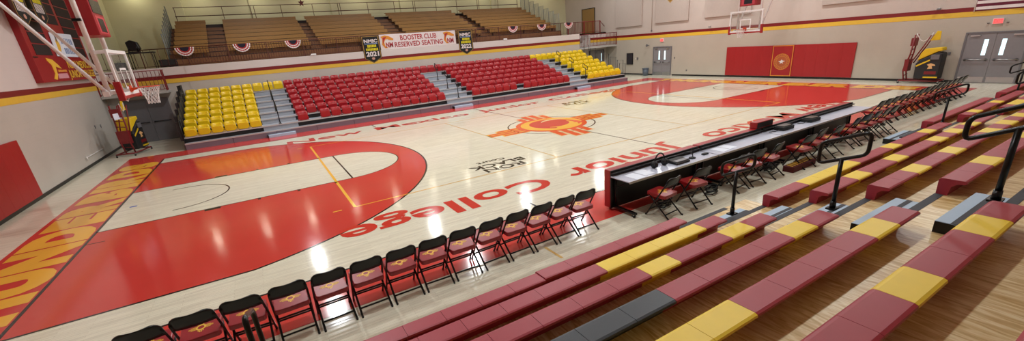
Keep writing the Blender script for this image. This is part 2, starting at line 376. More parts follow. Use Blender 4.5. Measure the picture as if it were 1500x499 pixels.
# red border all round
mb = MB(); quad(mb, -15.7, 15.7, -8.9, -BY, Z1, RED); mark(mb, 'painted_border')
mb = MB(); quad(mb, -15.7, 15.7, BY, 8.98, Z1, RED); mark(mb, 'painted_border')
for s in (-1, 1):
    mb = MB(); quad(mb, *sorted((s * 15.7, s * BX)), -BY, BY, Z1, RED); mark(mb, 'painted_border')
for s in (-1, 1):   # three-point area without the lane
    cx = -BX + 1.575; R3 = 6.75; aa = math.asin(Y3 / R3); n = 48
    pts = [(-BX, -Y3)] + [(cx + R3 * math.cos(-aa + 2 * aa * k / n), R3 * math.sin(-aa + 2 * aa * k / n)) for k in range(n + 1)] + [(-BX, Y3)]
    ft = -BX + 5.79
    inner = [(-BX, 1.83)] + [(ft + 1.83 * math.cos(PI / 2 - PI * k / 24), 1.83 * math.sin(PI / 2 - PI * k / 24)) for k in range(25)] + [(-BX, -1.83)]
    aa = math.asin(Y3 / R3); th0 = math.acos((ft - cx) / R3); aa_ = aa; po = []; pi_ = []
    for k in range(13):
        f = k / 12; po.append((-BX, Y3) if k == 0 else ((cx + R3 * math.cos(aa), Y3) if k == 1 else (cx + R3 * math.cos(aa + (th0 - aa) * (k - 1) / 11), R3 * math.sin(aa + (th0 - aa) * (k - 1) / 11))))
        pi_.append((-BX + 5.79 * f, 1.83))
    for k in range(1, 49):
        f = k / 48; a_ = th0 * (1 - 2 * f); po.append((cx + R3 * math.cos(a_), R3 * math.sin(a_))); a_ = PI / 2 * (1 - 2 * f); pi_.append((ft + 1.83 * math.cos(a_), 1.83 * math.sin(a_)))
    po += [(p[0], -p[1]) for p in po[11::-1]]; pi_ += [(p[0], -p[1]) for p in pi_[11::-1]]
    mb = MB(); vs = []
    for p, q in zip(po, pi_): vs += [(p[0] * -s, p[1] * -s, Z1), (q[0] * -s, q[1] * -s, Z1)]
    mb.add(vs, [(2 * k, 2 * k + 2, 2 * k + 3, 2 * k + 1) for k in range(len(po) - 1)], RED); mark(mb, 'painted_three_point_area')
    mb = MB(); S = lambda v: v * -s
    seg(mb, S(-BX), S(-Y3), S(cx + R3 * math.cos(aa)), S(-Y3), 0.05, Z2, FBLK); seg(mb, S(-BX), S(Y3), S(cx + R3 * math.cos(aa)), S(Y3), 0.05, Z2, FBLK)
    off = 0 if s == -1 else 180
    arc(mb, S(cx), 0, R3, off - math.degrees(aa), off + math.degrees(aa), 0.05, Z2, FBLK, 72)
    arc(mb, S(ft), 0, 1.83, off - 90, off + 90, 0.03, Z2, FBLK)
    for q in (-1.83, 1.83): seg(mb, S(-BX), q, S(ft), q, 0.04, Z2, FBLK)
    seg(mb, S(ft), -1.83, S(ft), 1.83, 0.05, Z2, FBLK)
    arc(mb, S(-12.95), 0, 1.22, off - 90, off + 90, 0.04, Z2, FBLK); seg(mb, S(-12.95 - 0.3), 1.22, S(-12.95), 1.22, 0.03, Z2, FBLK)
    for q in (-1.93, 1.93):
        quad(mb, *sorted((S(-12.2), S(-11.85))), q - 0.07, q + 0.07, Z3, FBLK)
        for xx in (-10.97, -10.0, -9.02): quad(mb, S(xx) - 0.035, S(xx) + 0.035, q - 0.06, q + 0.06, Z3, FBLK)
    seg(mb, S(-BX), -BY, S(-BX), BY, 0.06, Z2, FBLK)
    seg(mb, S(-BX), S(-2.65), S(-BX + 0.35), S(-2.68), 0.03, Z3, FBLK)
    mark(mb, 'lane_and_three_point_lines')
mb = MB()
for s in (-1, 1): seg(mb, -BX, s * BY, BX, s * BY, 0.05, Z2, FBLK)
seg(mb, 0, -BY, 0, BY, 0.04, Z2, FBLK); arc(mb, 0, 0, 1.83, 0, 360, 0.05, Z2, FBLK, 96)
for x in (-5.75, 5.75):
    for s in (-1, 1): seg(mb, x, s * BY, x, s * (BY - 0.85), 0.05, Z2, FBLK)
mark(mb, 'black_court_lines')
mb = MB()
for x in (-9, 9): seg(mb, x, -4.5, x, 4.5, 0.07, Z3, FYEL)
for s in (-1, 1):
    seg(mb, -9, s * 4.5, -6.9, s * 4.5, 0.04, Z3, FYEL); seg(mb, 9, s * 4.5, 6.9, s * 4.5, 0.04, Z3, FYEL)
    seg(mb, -9.5, s * 4.5, -9.3, s * 4.5, 0.05, Z3, FYEL)
mark(mb, 'volleyball_end_line')
FTAN = floor_mat('court_tan_line', [(216, 178, 110)], boards=False)
mb = MB()
for x in (-3, 3): seg(mb, x, -4.5, x, 4.5, 0.045, Z2, FTAN)
for s in (-1, 1): seg(mb, -6.9, s * 4.5, 6.9, s * 4.5, 0.05, Z2, FTAN)
seg(mb, -6.72, -9.1, -6.72, -9.6, 0.05, Z2, FTAN)
mark(mb, 'volleyball_attack_line')
mb = MB(); quad(mb, -14.06, -13.9, 0.02, 0.12, Z2, FBLU); mark(mb, 'blue_tape_mark')
# sideline words: near side reads facing the near bleachers, far side faces the far seats
words = [('New', 10.2, 7.45), ('Mexico', 6.85, 1.85), ('Junior', 0.45, -3.9), ('College', -4.55, -9.6)]
for wd, xa, xb in words:
    mb = MB(); text(mb, wd, (xa, -5.76, Z3), (xb - xa, 0, 0), (0, -0.84, 0), FLET, bold=0.022); mark(mb, 'painted_word')
for wd, xa, xb in [('New', -9.75, -6.5), ('Mexico', -5.9, -1.0), ('Junior', -0.35, 3.65), ('College', 4.35, 9.85)]:
    mb = MB(); text(mb, wd, (xa, 5.85, Z3), (xb - xa, 0, 0), (0, 0.80, 0), FLET, bold=0.022); mark(mb, 'painted_word')
for s, cx in ((-1, -4.68), (1, 4.5)):
    mb = MB()
    def tt(wd, wdt, y, h): text(mb, wd, (cx - s * wdt / 2, s * y, Z3), (s * wdt, 0, 0), (0, s * h, 0), FBLK, bold=0.025)
    tt('RON', 1.3, 4.02, 0.36); tt('BLACK', 1.8, 3.58, 0.36); tt('Court', 0.95, 3.22, 0.22)
    mark(mb, 'court_name_lettering')
# end bands: THUNDERBIRDS
for s in (-1, 1):
    letters = 'THUNDERBIRDS'; wid = [1.1, 1.15, 1.15, 1.25, 1.2, 1.05, 1.2, 1.2, 0.6, 1.2, 1.2, 1.1]
    tot = sum(wid); sc = 14.5 / tot; p = -7.25
    mb = MB()
    for ch, ww in zip(letters, wid):
        ww *= sc
        # up points out of the court; the word runs so that it reads from the court
        text(mb, ch, (s * 14.5, -s * (p + 0.03), Z3), (0, -s * (ww - 0.06), 0), (s * 1.08, 0, 0), FYEL, bold=0.085)
        p += ww
    mark(mb, 'end_band_lettering')
# centre sun symbol with bird
mb = MB(); sk = 0.16
def P2(x, y): return (x + sk * y, y)
def zq(x0, x1, y0, y1, z, m): mb.add([P2(x0, y0) + (z,), P2(x1, y0) + (z,), P2(x1, y1) + (z,), P2(x0, y1) + (z,)], [(0, 1, 2, 3)], m)
for s in (-1, 1):
    for i, q in enumerate((-0.42, -0.14, 0.14, 0.42)):
        L = 2.95 if i in (1, 2) else 2.45
        a = sorted((s * 0.9, s * (L + 0.07))); zq(a[0], a[1], q - 0.15, q + 0.15, Z2, FYEL)
        a = sorted((s * 0.9, s * L)); zq(a[0], a[1], q - 0.09, q + 0.09, Z3, FORG)
        L = 2.6 if i in (1, 2) else 2.2; qq = q * 1.45
        a = sorted((s * 0.9, s * (L + 0.07))); zq(qq - 0.2, qq + 0.2, a[0], a[1], Z2, FCRM)
        a = sorted((s * 0.9, s * L)); zq(qq - 0.135, qq + 0.135, a[0], a[1], Z3, FORG)
def disc(r, z, m, x=0, y=0, ry=None):
    mb.add([(x + r * math.cos(2 * PI * k / 48), y + (ry or r) * math.sin(2 * PI * k / 48), z) for k in range(48)], [tuple(range(48))], m)
disc(1.5, Z3 + 0.0004, FORG); disc(1.0, Z3 + 0.0008, FLET)
ZZ = Z3 + 0.0012
def crescent(cx, cy, R, a0, a1, w0, z, m, n=28):
    vs = []; fs = []
    for k in range(n + 1):
        f = k / n; t = math.radians(a0 + (a1 - a0) * f); ww = w0 * math.sin(PI * min(1, max(0.02, f * 0.9 + 0.05)))
        vs += [(cx + (R - ww) * math.cos(t), cy + (R - ww) * math.sin(t), z), (cx + R * math.cos(t), cy + R * math.sin(t), z)]
    for k in range(n): fs.append((2 * k, 2 * k + 1, 2 * k + 3, 2 * k + 2))
    mb.add(vs, fs, m)
crescent(0, 0, 1.3, 60, 320, 0.42, ZZ, FYEL)
crescent(0.15, 0.1, 1.25, -30, 85, 0.34, ZZ + 0.0004, FYEL)
crescent(0.5, 0.25, 0.7, 20, 150, 0.2, ZZ + 0.0006, FCRM)
crescent(0.2, -0.15, 0.75, -150, 20, 0.28, ZZ + 0.0006, FYEL)
mb.add([(x, y, ZZ + 0.0008) for x, y in ((-0.7, -1.1), (-0.2, -0.75), (0.35, -0.8), (0.6, -0.5), (0.95, -0.55), (0.7, -1.0), (0.1, -1.25))], [tuple(range(7))], FYEL)
mark(mb, 'centre_sun_symbol')

# ================================================================ DOORS AND WALL FITTINGS
def wall_door(name, x, y0, y1, n, sx=-1, h=2.1):
    """pair of grey doors in the wall plane x; sx = side the room lies on"""
    mb = MB(); f = 0.06
    for a, b in ((y0 - f, y0), (y1, y1 + f)): mb.box(min(x, x + sx * 0.06), max(x, x + sx * 0.06), a, b, 0, h + f, DOORF)
    mb.box(min(x, x + sx * 0.06), max(x, x + sx * 0.06), y0, y1, h, h + f, DOORF)
    d = struct(mb.build(name)); ym = (y0 + y1) / 2
    for i, (a, b) in enumerate(((y0, ym - 0.006), (ym + 0.006, y1))):
        mb = MB(); X = x + sx * 0.035
        wy = ym - 0.34 if i == 0 else ym + 0.2; wz0, wz1 = 1.18, 1.85
        X0, X1 = sorted((x, X))
        mb.box(X0, X1, a, wy, 0.01, h, DOORG); mb.box(X0, X1, wy + 0.14, b, 0.01, h, DOORG)
        mb.box(X0, X1, wy, wy + 0.14, 0.01, wz0, DOORG); mb.box(X0, X1, wy, wy + 0.14, wz1, h, DOORG)
        leaf = mb.build('door_leaf', d)
        mb = MB(); mb.box(*sorted((X - sx * 0.02, X - sx * 0.01)), wy, wy + 0.14, wz0, wz1, LITW); mb.build('window_pane', d)
        mb = MB(); mb.tube([(X + sx * 0.07, a + 0.08, 1.0), (X + sx * 0.07, b - 0.08, 1.0)], 0.022, CHROME)
        mb.box(*sorted((X, X + sx * 0.07)), a + 0.1, a + 0.16, 0.96, 1.04, BLKM); mb.box(*sorted((X, X + sx * 0.07)), b - 0.16, b - 0.1, 0.96, 1.04, BLKM); mb.build('push_bar', d)
        mb = MB(); mb.box(*sorted((X, X + sx * 0.003)), a + 0.04, b - 0.04, 0.03, 0.26, CHROME); mb.build('kick_plate', d)
        mb = MB(); yy = a + 0.12 if i == 0 else b - 0.42
        mb.box(*sorted((X, X + sx * 0.05)), yy, yy + 0.3, h - 0.12, h - 0.06, CHROME); mb.build('door_closer', d)
    return d
wall_door('door_1', XR, 8.42, 10.08, 1); wall_door('door_2', XR, -9.55, -7.72, 2)
def y_door(name, x0, x1, y, z0, mleaf, slit=None, pane=LITW):
    mb = MB(); mb.box(x0 - 0.06, x0, y - 0.06, y, z0, z0 + 2.1, DOORF); mb.box(x1, x1 + 0.06, y - 0.06, y, z0, z0 + 2.1, DOORF); mb.box(x0 - 0.06, x1 + 0.06, y - 0.06, y, z0 + 2.1, z0 + 2.16, DOORF)
    d = struct(mb.build(name)); xm = (x0 + x1) / 2
    for a, b in ((x0, xm - 0.005), (xm + 0.005, x1)):
        mb = MB(); mb.box(a, b, y - 0.035, y, z0 + 0.01, z0 + 2.1, mleaf); mb.build('door_leaf', d)
        mb = MB(); mb.tube([(a + 0.08, y - 0.1, z0 + 1.0), (b - 0.08, y - 0.1, z0 + 1.0)], 0.02, BLKM); mb.box(a + 0.1, a + 0.15, y - 0.1, y - 0.03, z0 + 0.97, z0 + 1.03, BLKM); mb.build('push_bar', d)
    if slit:
        mb = MB(); mb.box(slit, slit + 0.1, y - 0.04, y - 0.036, z0 + 1.2, z0 + 1.85, pane); mb.build('window_pane', d)
    return d
DOORK = mat('dark_grey_door', (104, 102, 106), 0.35)
y_door('door_3', -16.3, -14.5, YF, 0, DOORK); y_door('door_4', 15.6, 17.2, 15.6, 0, DOORG, 16.9)
# balcony door on the right wall
mb = MB(); mb.box(XR - 0.05, XR, 17.0, 17.06, 3.6, 5.75, DARK); mb.box(XR - 0.05, XR, 18.74, 18.8, 3.6, 5.75, DARK); mb.box(XR - 0.05, XR, 17.0, 18.8, 5.7, 5.75, DARK)
d5 = struct(mb.build('door_5')); mb = MB(); mb.box(XR - 0.03, XR, 17.06, 18.74, 3.6, 5.7, mat('tan_wood_door', (150, 116, 66), 0.5)); mb.build('door_leaf', d5)

def exit_sign(x, y, z, sx, lab):
    t = thing('exit_sign', lab, 'exit sign', (x, y, z))
    mb = MB(); mb.box(-0.03, 0.03, -0.16, 0.16, 0, 0.22, WHITE); mb.build('sign_housing', t, 0.005)
    mb = MB(); mb.box(*sorted((sx * 0.031, sx * 0.034)), -0.15, 0.15, 0.01, 0.21, mat('exit_face', (240, 110, 110), 0.5, emit=0.35)); mb.build('sign_face', t)
    mb = MB(); text(mb, 'EXIT', (sx * 0.036, 0.125 if sx < 0 else -0.125, 0.045), (0, -0.25 if sx < 0 else 0.25, 0), (0, 0, 0.14), EXITR, bold=0.02); mb.build('sign_lettering', t)
exit_sign(XR - 0.03, 9.3, 2.52, -1, 'small lit red exit sign above the grey doors beside the bin')
exit_sign(XR - 0.03, -8.55, 2.46, -1, 'lit red exit sign above the grey doors near the flag')
for s in (-1, 1):
    t = thing('emergency_light', 'small twin head emergency lamp mounted %s of the exit sign by the flag' % ('left' if s > 0 else 'right'), 'lamp', (XR, -8.55 + s * 0.27, 2.5))
    mb = MB(); mb.box(-0.05, 0, -0.02, 0.02, -0.02, 0.02, DOORF); mb.build('lamp_body', t)
    mb = MB(); mb.lathe([(0.01, 0), (0.03, 0.03), (0.03, 0.04)], (-0.06, s * 0.03, -0.02), DOORF, 10); mb.build('lamp_head', t)

# pads on both end walls
def wall_pad(x, y0, y1, z0, z1, sx, lab, seams, mt=PADR, cat='wall pad', name='wall_pad', group=None):
    t = thing(name, lab, cat, (x, (y0 + y1) / 2, z0), 0, group)
    n = seams; wd = (y1 - y0) / n
    for i in range(n):
        mb = MB(); a = -(y1 - y0) / 2 + i * wd
        mb.box(*sorted((0, sx * 0.06)), a, a + wd - 0.001, 0, z1 - z0, mt); mb.build('pad_panel', t, 0.004)
    return t
wall_pad(XR - 0.001, 0.78, 3.8, 0.12, 1.92, -1, 'red wall pad left of the yellow framed crest on the far end wall', 5)
wall_pad(XR - 0.001, -3.58, -0.5, 0.12, 1.92, -1, 'red wall pad right of the yellow framed crest on the far end wall', 5)
t = wall_pad(XR - 0.001, -0.49, 0.77, 0.12, 1.92, -1, 'centre red wall pad with yellow frame and round crest', 2)
mb = MB(); X = -0.068
for a, b, c, d in ((-0.6, 0.6, 0.01, 0.05), (-0.6, 0.6, 1.75, 1.79), (-0.6, -0.56, 0.05, 1.75), (0.56, 0.6, 0.05, 1.75)): mb.box(X, X + 0.006, a, b, c, d, CLOTHO)
mb.build('yellow_border', t)
mb = MB(); cre = mat('crest_print', (170, 84, 44), 0.6)
mb.add([(X, 0.47 * math.cos(2 * PI * k / 40), 0.85 + 0.47 * math.sin(2 * PI * k / 40)) for k in range(40)], [tuple(range(39, -1, -1))], cre)
for r, w_ in ((0.47, 0.03), (0.33, 0.02)):
    vs = []; fs = []
    for k in range(40):
        tt_ = 2 * PI * k / 40
        for q in (r - w_, r): vs.append((X - 0.002, q * math.cos(tt_), 0.85 + q * math.sin(tt_)))
    for k in range(40): fs.append((2 * k, 2 * ((k + 1) % 40), 2 * ((k + 1) % 40) + 1, 2 * k + 1))
    mb.add(vs, fs, CLOTHO)
for k in range(22):
    tt_ = 2 * PI * k / 22; c, s_ = math.cos(tt_), math.sin(tt_)
    mb.box(X - 0.003, X - 0.001, 0.39 * c - 0.02, 0.39 * c + 0.02, 0.85 + 0.39 * s_ - 0.02, 0.85 + 0.39 * s_ + 0.02, CLOTHO)
mb.add([(X - 0.004, y, 0.85 + z) for y, z in ((-0.2, 0.04), (-0.05, 0.07), (0.02, 0.13), (0.06, 0.05), (0.2, 0.03), (0.08, -0.03), (0.1, -0.13), (0.0, -0.06), (-0.1, -0.12), (-0.06, -0.02))], [tuple(range(9, -1, -1))], WHITEC)
mb.build('round_crest', t)
wall_pad(XL + 0.001, -3.7, 3.62, 0.12, 1.83, 1, 'red wall pad on the near end wall behind the left hoop', 12)

# acoustic panels, fittings of the right wall
def rbox(name, lab, cat, y0, y1, z0, z1, th, m, bev=0.01, x=XR, group=None):
    mb = MB(); mb.box(-th, -0.002, -(y1 - y0) / 2, (y1 - y0) / 2, 0, z1 - z0, m); o = mb.build(name, None, bev); o.location = (x, (y0 + y1) / 2, z0); return tag(o, lab, cat, group)
for i, (a, b, z0, lb) in enumerate(((11.38, 14.31, 3.84, 'tan acoustic wall panel nearest the gallery stair'), (7.0, 10.0, 3.88, 'tan acoustic wall panel above the doors beside the bin'), (2.4, 5.7, 3.9, 'tan acoustic wall panel behind the left of the far hoop'), (-4.4, -1.6, 3.92, 'tan acoustic wall panel high between the far hoop and the flag'))):
    rbox('acoustic_panel', lb, 'wall panel', a, b, z0, z0 + 2.2, 0.11, PANELT, group=None)
mb = MB(); mb.tube([(XR - 0.03, 10.38, 3.35), (XR - 0.03, 10.38, 9.19)], 0.02, PANELT); mb.box(XR - 0.06, XR - 0.001, 10.33, 10.43, 3.3, 3.42, DOORF); tag(mb.build('conduit'), 'thin vertical conduit on the end wall between two acoustic panels', 'pipe')
t = thing('fire_cabinet', 'black rectangular cabinet on the end wall left of the bin', 'cabinet', (XR - 0.003, 12.65, 0.82))
mb = MB(); mb.box(-0.05, 0, -0.36, 0.36, 0, 0.92, BLKM); mb.build('cabinet_body', t, 0.005)
mb = MB(); mb.box(-0.055, -0.051, -0.31, 0.31, 0.05, 0.87, SCREEN); mb.build('cabinet_door', t)
rbox('wall_switch', 'small white plate on the end wall right of the black cabinet', 'switch', 11.95, 12.03, 1.24, 1.32, 0.02, WHITE, 0.003)
rbox('card_reader', 'small dark box on the end wall just right of the black cabinet', 'switch box', 11.72, 11.86, 1.2, 1.38, 0.05, DOORF, 0.003)
rbox('wall_switch', 'small plate on the end wall right of the grey doors', 'switch', 8.02, 8.12, 1.25, 1.36, 0.02, DOORF, 0.003)
rbox('wall_outlet', 'small low outlet on the end wall between doors and red pad', 'outlet', 6.9, 7.0, 0.34, 0.46, 0.02, DOORF, 0.003)
rbox('wall_outlet', 'small plate on the end wall left of the grey doors under the flag', 'outlet', -7.32, -7.22, 1.22, 1.34, 0.02, DOORF, 0.003)
t = thing('horn_speaker', 'small grey horn speaker on the wall left of the small exit sign', 'speaker', (XR, 10.6, 2.3))
mb = MB(); mb.box(-0.12, 0, -0.02, 0.02, -0.02, 0.02, DOORF); mb.build('bracket', t)
mb = MB(); T = Matrix.Translation((-0.12, 0, 0)) @ Matrix.Rotation(-PI / 2, 4, 'Y'); mb.lathe([(0.03, 0), (0.04, 0.06), (0.11, 0.16), (0.1, 0.16)], (0, 0, 0), DOORF, 12, T); mb.build('horn', t)
for y, z, lb in ((-6.55, 3.24, 'small white camera on the end wall left of the flag'), (5.2, 3.3, 'small dark camera on the end wall left of the far hoop')):
    t = thing('security_camera', lb, 'camera', (XR, y, z)); mb = MB(); mb.box(-0.1, 0, -0.02, 0.02, 0.02, 0.05, WHITE); mb.build('bracket', t)
    mb = MB(); mb.box(-0.2, -0.06, -0.06, 0.06, -0.03, 0.03, DOORF); mb.build('camera_body', t, 0.01)
# flag on the right wall
t = thing('flag', 'striped maroon and white flag hanging high on the end wall above the doors', 'flag', (XR - 0.05, -7.75, 3.08))
mb = MB()
for i in range(9):
    z0 = i * 0.118; vs = []; fs = []
    for k in range(17):
        yy = -k * 0.16; xo = -0.03 * math.sin(k * 0.9); vs += [(xo, yy, z0), (xo, yy, z0 + 0.118)]
    for k in range(16): fs.append((2 * k, 2 * k + 1, 2 * k + 3, 2 * k + 2))
    mb.add(vs, fs, WHITEC if i % 2 == 0 else FMAR)
o = mb.build('flag_cloth', t); sd = o.modifiers.new('thick', 'SOLIDIFY'); sd.thickness = 0.004
mb = MB(); mb.tube([(0, 0.03, -0.08), (0, 0.03, 1.2)], 0.02, WHITE); mb.build('flag_pole', t)
# gold pennants hanging in front of the right wall
def pennant_small(x, y, z, lb):
    t = thing('pennant', lb, 'pennant', (x, y, z))
    for nm, k, m, dx in (('pennant_cloth', 1.0, PENNG, 0), ('pennant_field', 0.75, mat('olive_field', (150, 126, 10), 0.7), -0.006)):
        mb = MB(); mb.prism([(-0.4 * k, 1.1), (-0.4 * k, 0.35 * k + (1 - k) * 0.5), (0, (1 - k) * 0.6), (0.4 * k, 0.35 * k + (1 - k) * 0.5), (0.4 * k, 1.1)], 'x', dx - 0.003, dx + 0.001, m); mb.build(nm, t)
pennant_small(15.0, 6.62, 5.02, 'gold edged pennant tip hanging above the end wall doors')
pennant_small(15.0, 5.45, 5.12, 'small gold pennant tip hanging right of the other gold pennant')
# bin
t = thing('waste_bin', 'grey blue round waste bin on the floor beside the far grey doors', 'bin', (17.05, 10.5, 0))
mb = MB(); mb.lathe([(0.2, 0), (0.25, 0.55), (0.23, 0.55), (0.19, 0.03)], (0, 0, 0), BINB, 20); mb.build('bin_body', t)
mb = MB(); mb.lathe([(0.27, 0.53), (0.28, 0.57), (0.25, 0.58), (0.24, 0.53)], (0, 0, 0), BINB, 20); mb.build('bin_rim', t)
mb = MB(); mb.tube([(XL + 0.05, 8.3, 0.42), (XL + 0.05, 10.6, 0.42)], 0.012, WHITE); mb.tube([(XL + 0.06, 8.3, 0.33), (XL + 0.06, 8.3, 0.46)], 0.025, WHITE)
for y in (9.0, 9.8, 10.5): mb.box(XL, XL + 0.05, y - 0.02, y + 0.02, 0.4, 0.44, WHITE)
tag(mb.build('wall_pipe'), 'thin white pipe run low along the near end wall', 'pipe')
for y, z, lb in ((10.9, 1.35, 'small dark switch plate on the near end wall left of the shooting machine'), (11.7, 1.3, 'second dark plate on the near end wall closest to the shooting machine')):
    mb = MB(); mb.box(0, 0.015, -0.05, 0.05, -0.07, 0.07, DOORF); o = mb.build('wall_switch'); o.location = (XL, y, z); tag(o, lb, 'switch')

# ================================================================ SCOREBOARD ON THE LEFT WALL
t = thing('scoreboard', 'large red wall scoreboard with dark columns and yellow college lettering', 'scoreboard', (XL, 0, 0))
mb = MB(); mb.prism([(6.95, 3.36), (13.1, 3.36), (13.1, 7.6), (6.95, 7.6)], 'x', 0.0, 0.2, BOARDR); mb.build('board_case', t, 0.01)
mb = MB(); mb.box(0.2, 0.215, 6.97, 7.35, 4.2, 4.24, BLK); mb.build('case_seam', t)
DP = mat('dark_score_window', (34, 14, 14), 0.7)
for cx, wd in ((8.1, 1.5), (10.0, 1.7), (12.0, 1.7)):
    for r in range(8):
        if cx == 10.0 and r < 3: continue
        mb = MB(); mb.box(0.2, 0.212, cx - wd / 2, cx + wd / 2, 4.3 + r * 0.4, 4.66 + r * 0.4, DP); mb.build('score_window', t)
mb = MB(); text(mb, 'NEW MEXICO', (0.215, 9.95, 3.84), (0, 2.95, 0), (0, 0, 0.29), LOGOY, bold=0.03); text(mb, 'JUNIOR COLLEGE', (0.215, 9.75, 3.47), (0, 3.25, 0), (0, 0, 0.29), LOGOY, bold=0.03); mb.build('board_lettering', t)
mb = MB()
mb.prism([(8.0, 4.2), (8.55, 4.15), (8.95, 3.95), (9.15, 3.82), (8.85, 3.85), (8.6, 3.9), (8.5, 3.6), (8.25, 3.42), (8.0, 3.46), (8.3, 3.65), (8.3, 3.95), (8.05, 4.1)], 'x', 0.2, 0.216, LOGOY)
mb.prism([(8.7, 3.78), (9.6, 3.78), (9.6, 3.7), (8.7, 3.7)], 'x', 0.2, 0.214, CLOTHO); mb.prism([(8.55, 3.64), (9.55, 3.64), (9.55, 3.46), (8.5, 3.46)], 'x', 0.2, 0.214, mat('pink_plate', (214, 150, 160), 0.5)); mb.build('bird_emblem', t)
t = thing('hanging_sign', 'white sign with blue lettering fixed over the scoreboard', 'sign', (XL, 0, 0))
mb = MB(); mb.prism([(9.2, 4.28), (11.6, 4.28), (11.75, 5.2), (9.3, 5.15)], 'x', 0.222, 0.24, PAPER); mb.build('sign_panel', t)
mb = MB(); BL = mat('pale_blue_print', (120, 140, 180), 0.6)
for z, a, b in ((4.88, 10.2, 11.5), (4.5, 10.25, 11.45)):
    k = a
    while k < b: mb.box(0.24, 0.243, k, k + 0.1 + 0.05 * random.random(), z - 0.11, z + 0.12, BL); k += 0.19
mb.build('sign_print', t)
mb = MB(); mb.prism([(9.55, 4.5), (9.8, 4.45), (9.95, 4.7), (9.8, 5.05), (9.6, 4.85)], 'x', 0.24, 0.243, LOGOY); mb.prism([(9.68, 4.85), (9.8, 4.8), (9.85, 5.08), (9.7, 5.1)], 'x', 0.243, 0.245, DOORF); mb.build('sign_picture', t)

# ================================================================ HOOPS
def hoop(loc, rz, lab, cat='basketball hoop'):
    t = thing('basketball_hoop', lab, cat, loc, rz)   # local +x points into the court, origin under the board face
    mb = MB(); mb.box(-0.012, 0, -0.9, 0.9, 2.92, 3.95, gl); mb.build('glass_backboard', t)
    mb = MB()
    for a, b, c, d in ((-0.915, 0.915, 3.89, 3.97), (-0.915, 0.915, 2.9, 2.98), (-0.915, -0.835, 2.98, 3.89), (0.835, 0.915, 2.98, 3.89)): mb.box(-0.04, 0.006, a, b, c, d, WHITE)
    mb.build('board_frame', t, 0.004)
    mb = MB()
    for a, b, c, d in ((-0.3, 0.3, 3.5, 3.55), (-0.3, 0.3, 3.05, 3.1), (-0.3, -0.25, 3.1, 3.5), (0.25, 0.3, 3.1, 3.5)): mb.box(0.0, 0.005, a, b, c, d, WHITE)
    mb.build('target_square', t)
    mb = MB(); mb.box(-0.06, 0.02, -0.93, 0.93, 2.83, 2.9, PADR)
    for s in (-1, 1): mb.box(-0.1, 0.03, *sorted((s * 0.95, s * 0.85)), 2.8, 3.24, PADR)
    mb.build('board_padding', t, 0.012)
    mb = MB(); cx = 0.15 + 0.23
    mb.tube([(cx + 0.23 * math.cos(2 * PI * k / 28), 0.23 * math.sin(2 * PI * k / 28), 3.05) for k in range(28)], 0.011, ORANGE, 8, True)
    mb.box(0.0, 0.03, -0.1, 0.1, 2.96, 3.12, ORANGE); mb.prism([(0.02, 3.06), (0.17, 3.055), (0.17, 3.035), (0.02, 2.97)], 'y', -0.07, 0.07, ORANGE); mb.build('rim', t)
    mb = MB(); n = 12
    for k in range(n):
        for s in (-1, 1):
            pts = []
            for i in range(6):
                f = i / 5; r = 0.225 - 0.1 * math.sin(min(1, f * 1.1) * PI / 2); a = 2 * PI * (k + s * i * 0.5) / n; pts.append((cx + r * math.cos(a), r * math.sin(a), 3.04 - 0.42 * f))
            mb.tube(pts, 0.006, WHITE, 4, cap=False)
    mb.build('net', t)
    mb = MB()
    for s in (-1, 1): mb.tube([(-0.3, s * 0.62, 2.95), (-0.3, s * 0.62, H - 0.02)], 0.052, WHITE, 10)
    for z in (3.02, 5.3, 7.2): mb.tube([(-0.3, -0.62, z), (-0.3, 0.62, z)], 0.03, WHITE, 8)
    mb.build('mast_frame', t)
    mb = MB()
    for s in (-1, 1): mb.tube([(-0.3, s * 0.66, 2.98), (-3.5, s * 0.66, 8.6)], 0.04, WHITE, 10); mb.box(-0.4, -0.28, s * 0.66 - 0.05, s * 0.66 + 0.05, 2.92, 3.04, WHITE)
    mb.tube([(-3.5, -0.72, 8.6), (-3.5, 0.72, 8.6)], 0.04, WHITE); mb.build('diagonal_brace', t)
    for y, z in ((-0.62, 3.93), (0.62, 3.93), (-0.62, 3.0), (0.62, 3.0)):
        mb = MB(); mb.box(-0.3, -0.02, y - 0.04, y + 0.04, z - 0.04, z + 0.04, WHITE); mb.build('board_bracket', t)
    mb = MB(); mb.tube([(-0.16, -0.3, 2.96), (-0.2, -0.15, 2.82), (-0.14, 0.05, 2.74), (-0.1, 0.2, 2.86), (-0.12, 0.32, 2.95)], 0.012, WHITE, 6); mb.build('cable', t)
    return t
def shot_clock(loc, rz, lab):
    t = thing('shot_clock', lab, 'shot clock', loc, rz)
    mb = MB(); mb.box(-0.4, 0, -0.46, 0.46, 0, 0.86, BOARDR); mb.build('clock_case', t, 0.015)
    mb = MB(); mb.box(0, 0.01, -0.4, 0.4, 0.5, 0.8, SCREEN); mb.build('game_time_display', t)
    mb = MB(); mb.box(0, 0.006, -0.36, 0.36, 0.05, 0.44, mat('pink_clock_bezel', (190, 60, 72), 0.4)); mb.box(0.006, 0.012, -0.22, 0.22, 0.09, 0.39, SCREEN); mb.build('shot_time_display', t)
    mb = MB(); mb.box(-0.36, -0.2, -0.66, 0.66, 0.3, 0.36, BLKM); mb.build('mounting_bar', t)
hoop((-13.1, 0, 0), 0, 'left basketball hoop with white braces and tall glass backboard')
hoop((13.1, 0, 0), PI, 'far right basketball hoop in front of the red wall pads')
shot_clock((-13.16, -0.05, 4.3), 0, 'red shot clock box above the left backboard')
shot_clock((13.16, 0, 4.2), PI, 'red shot clock above the far right backboard')

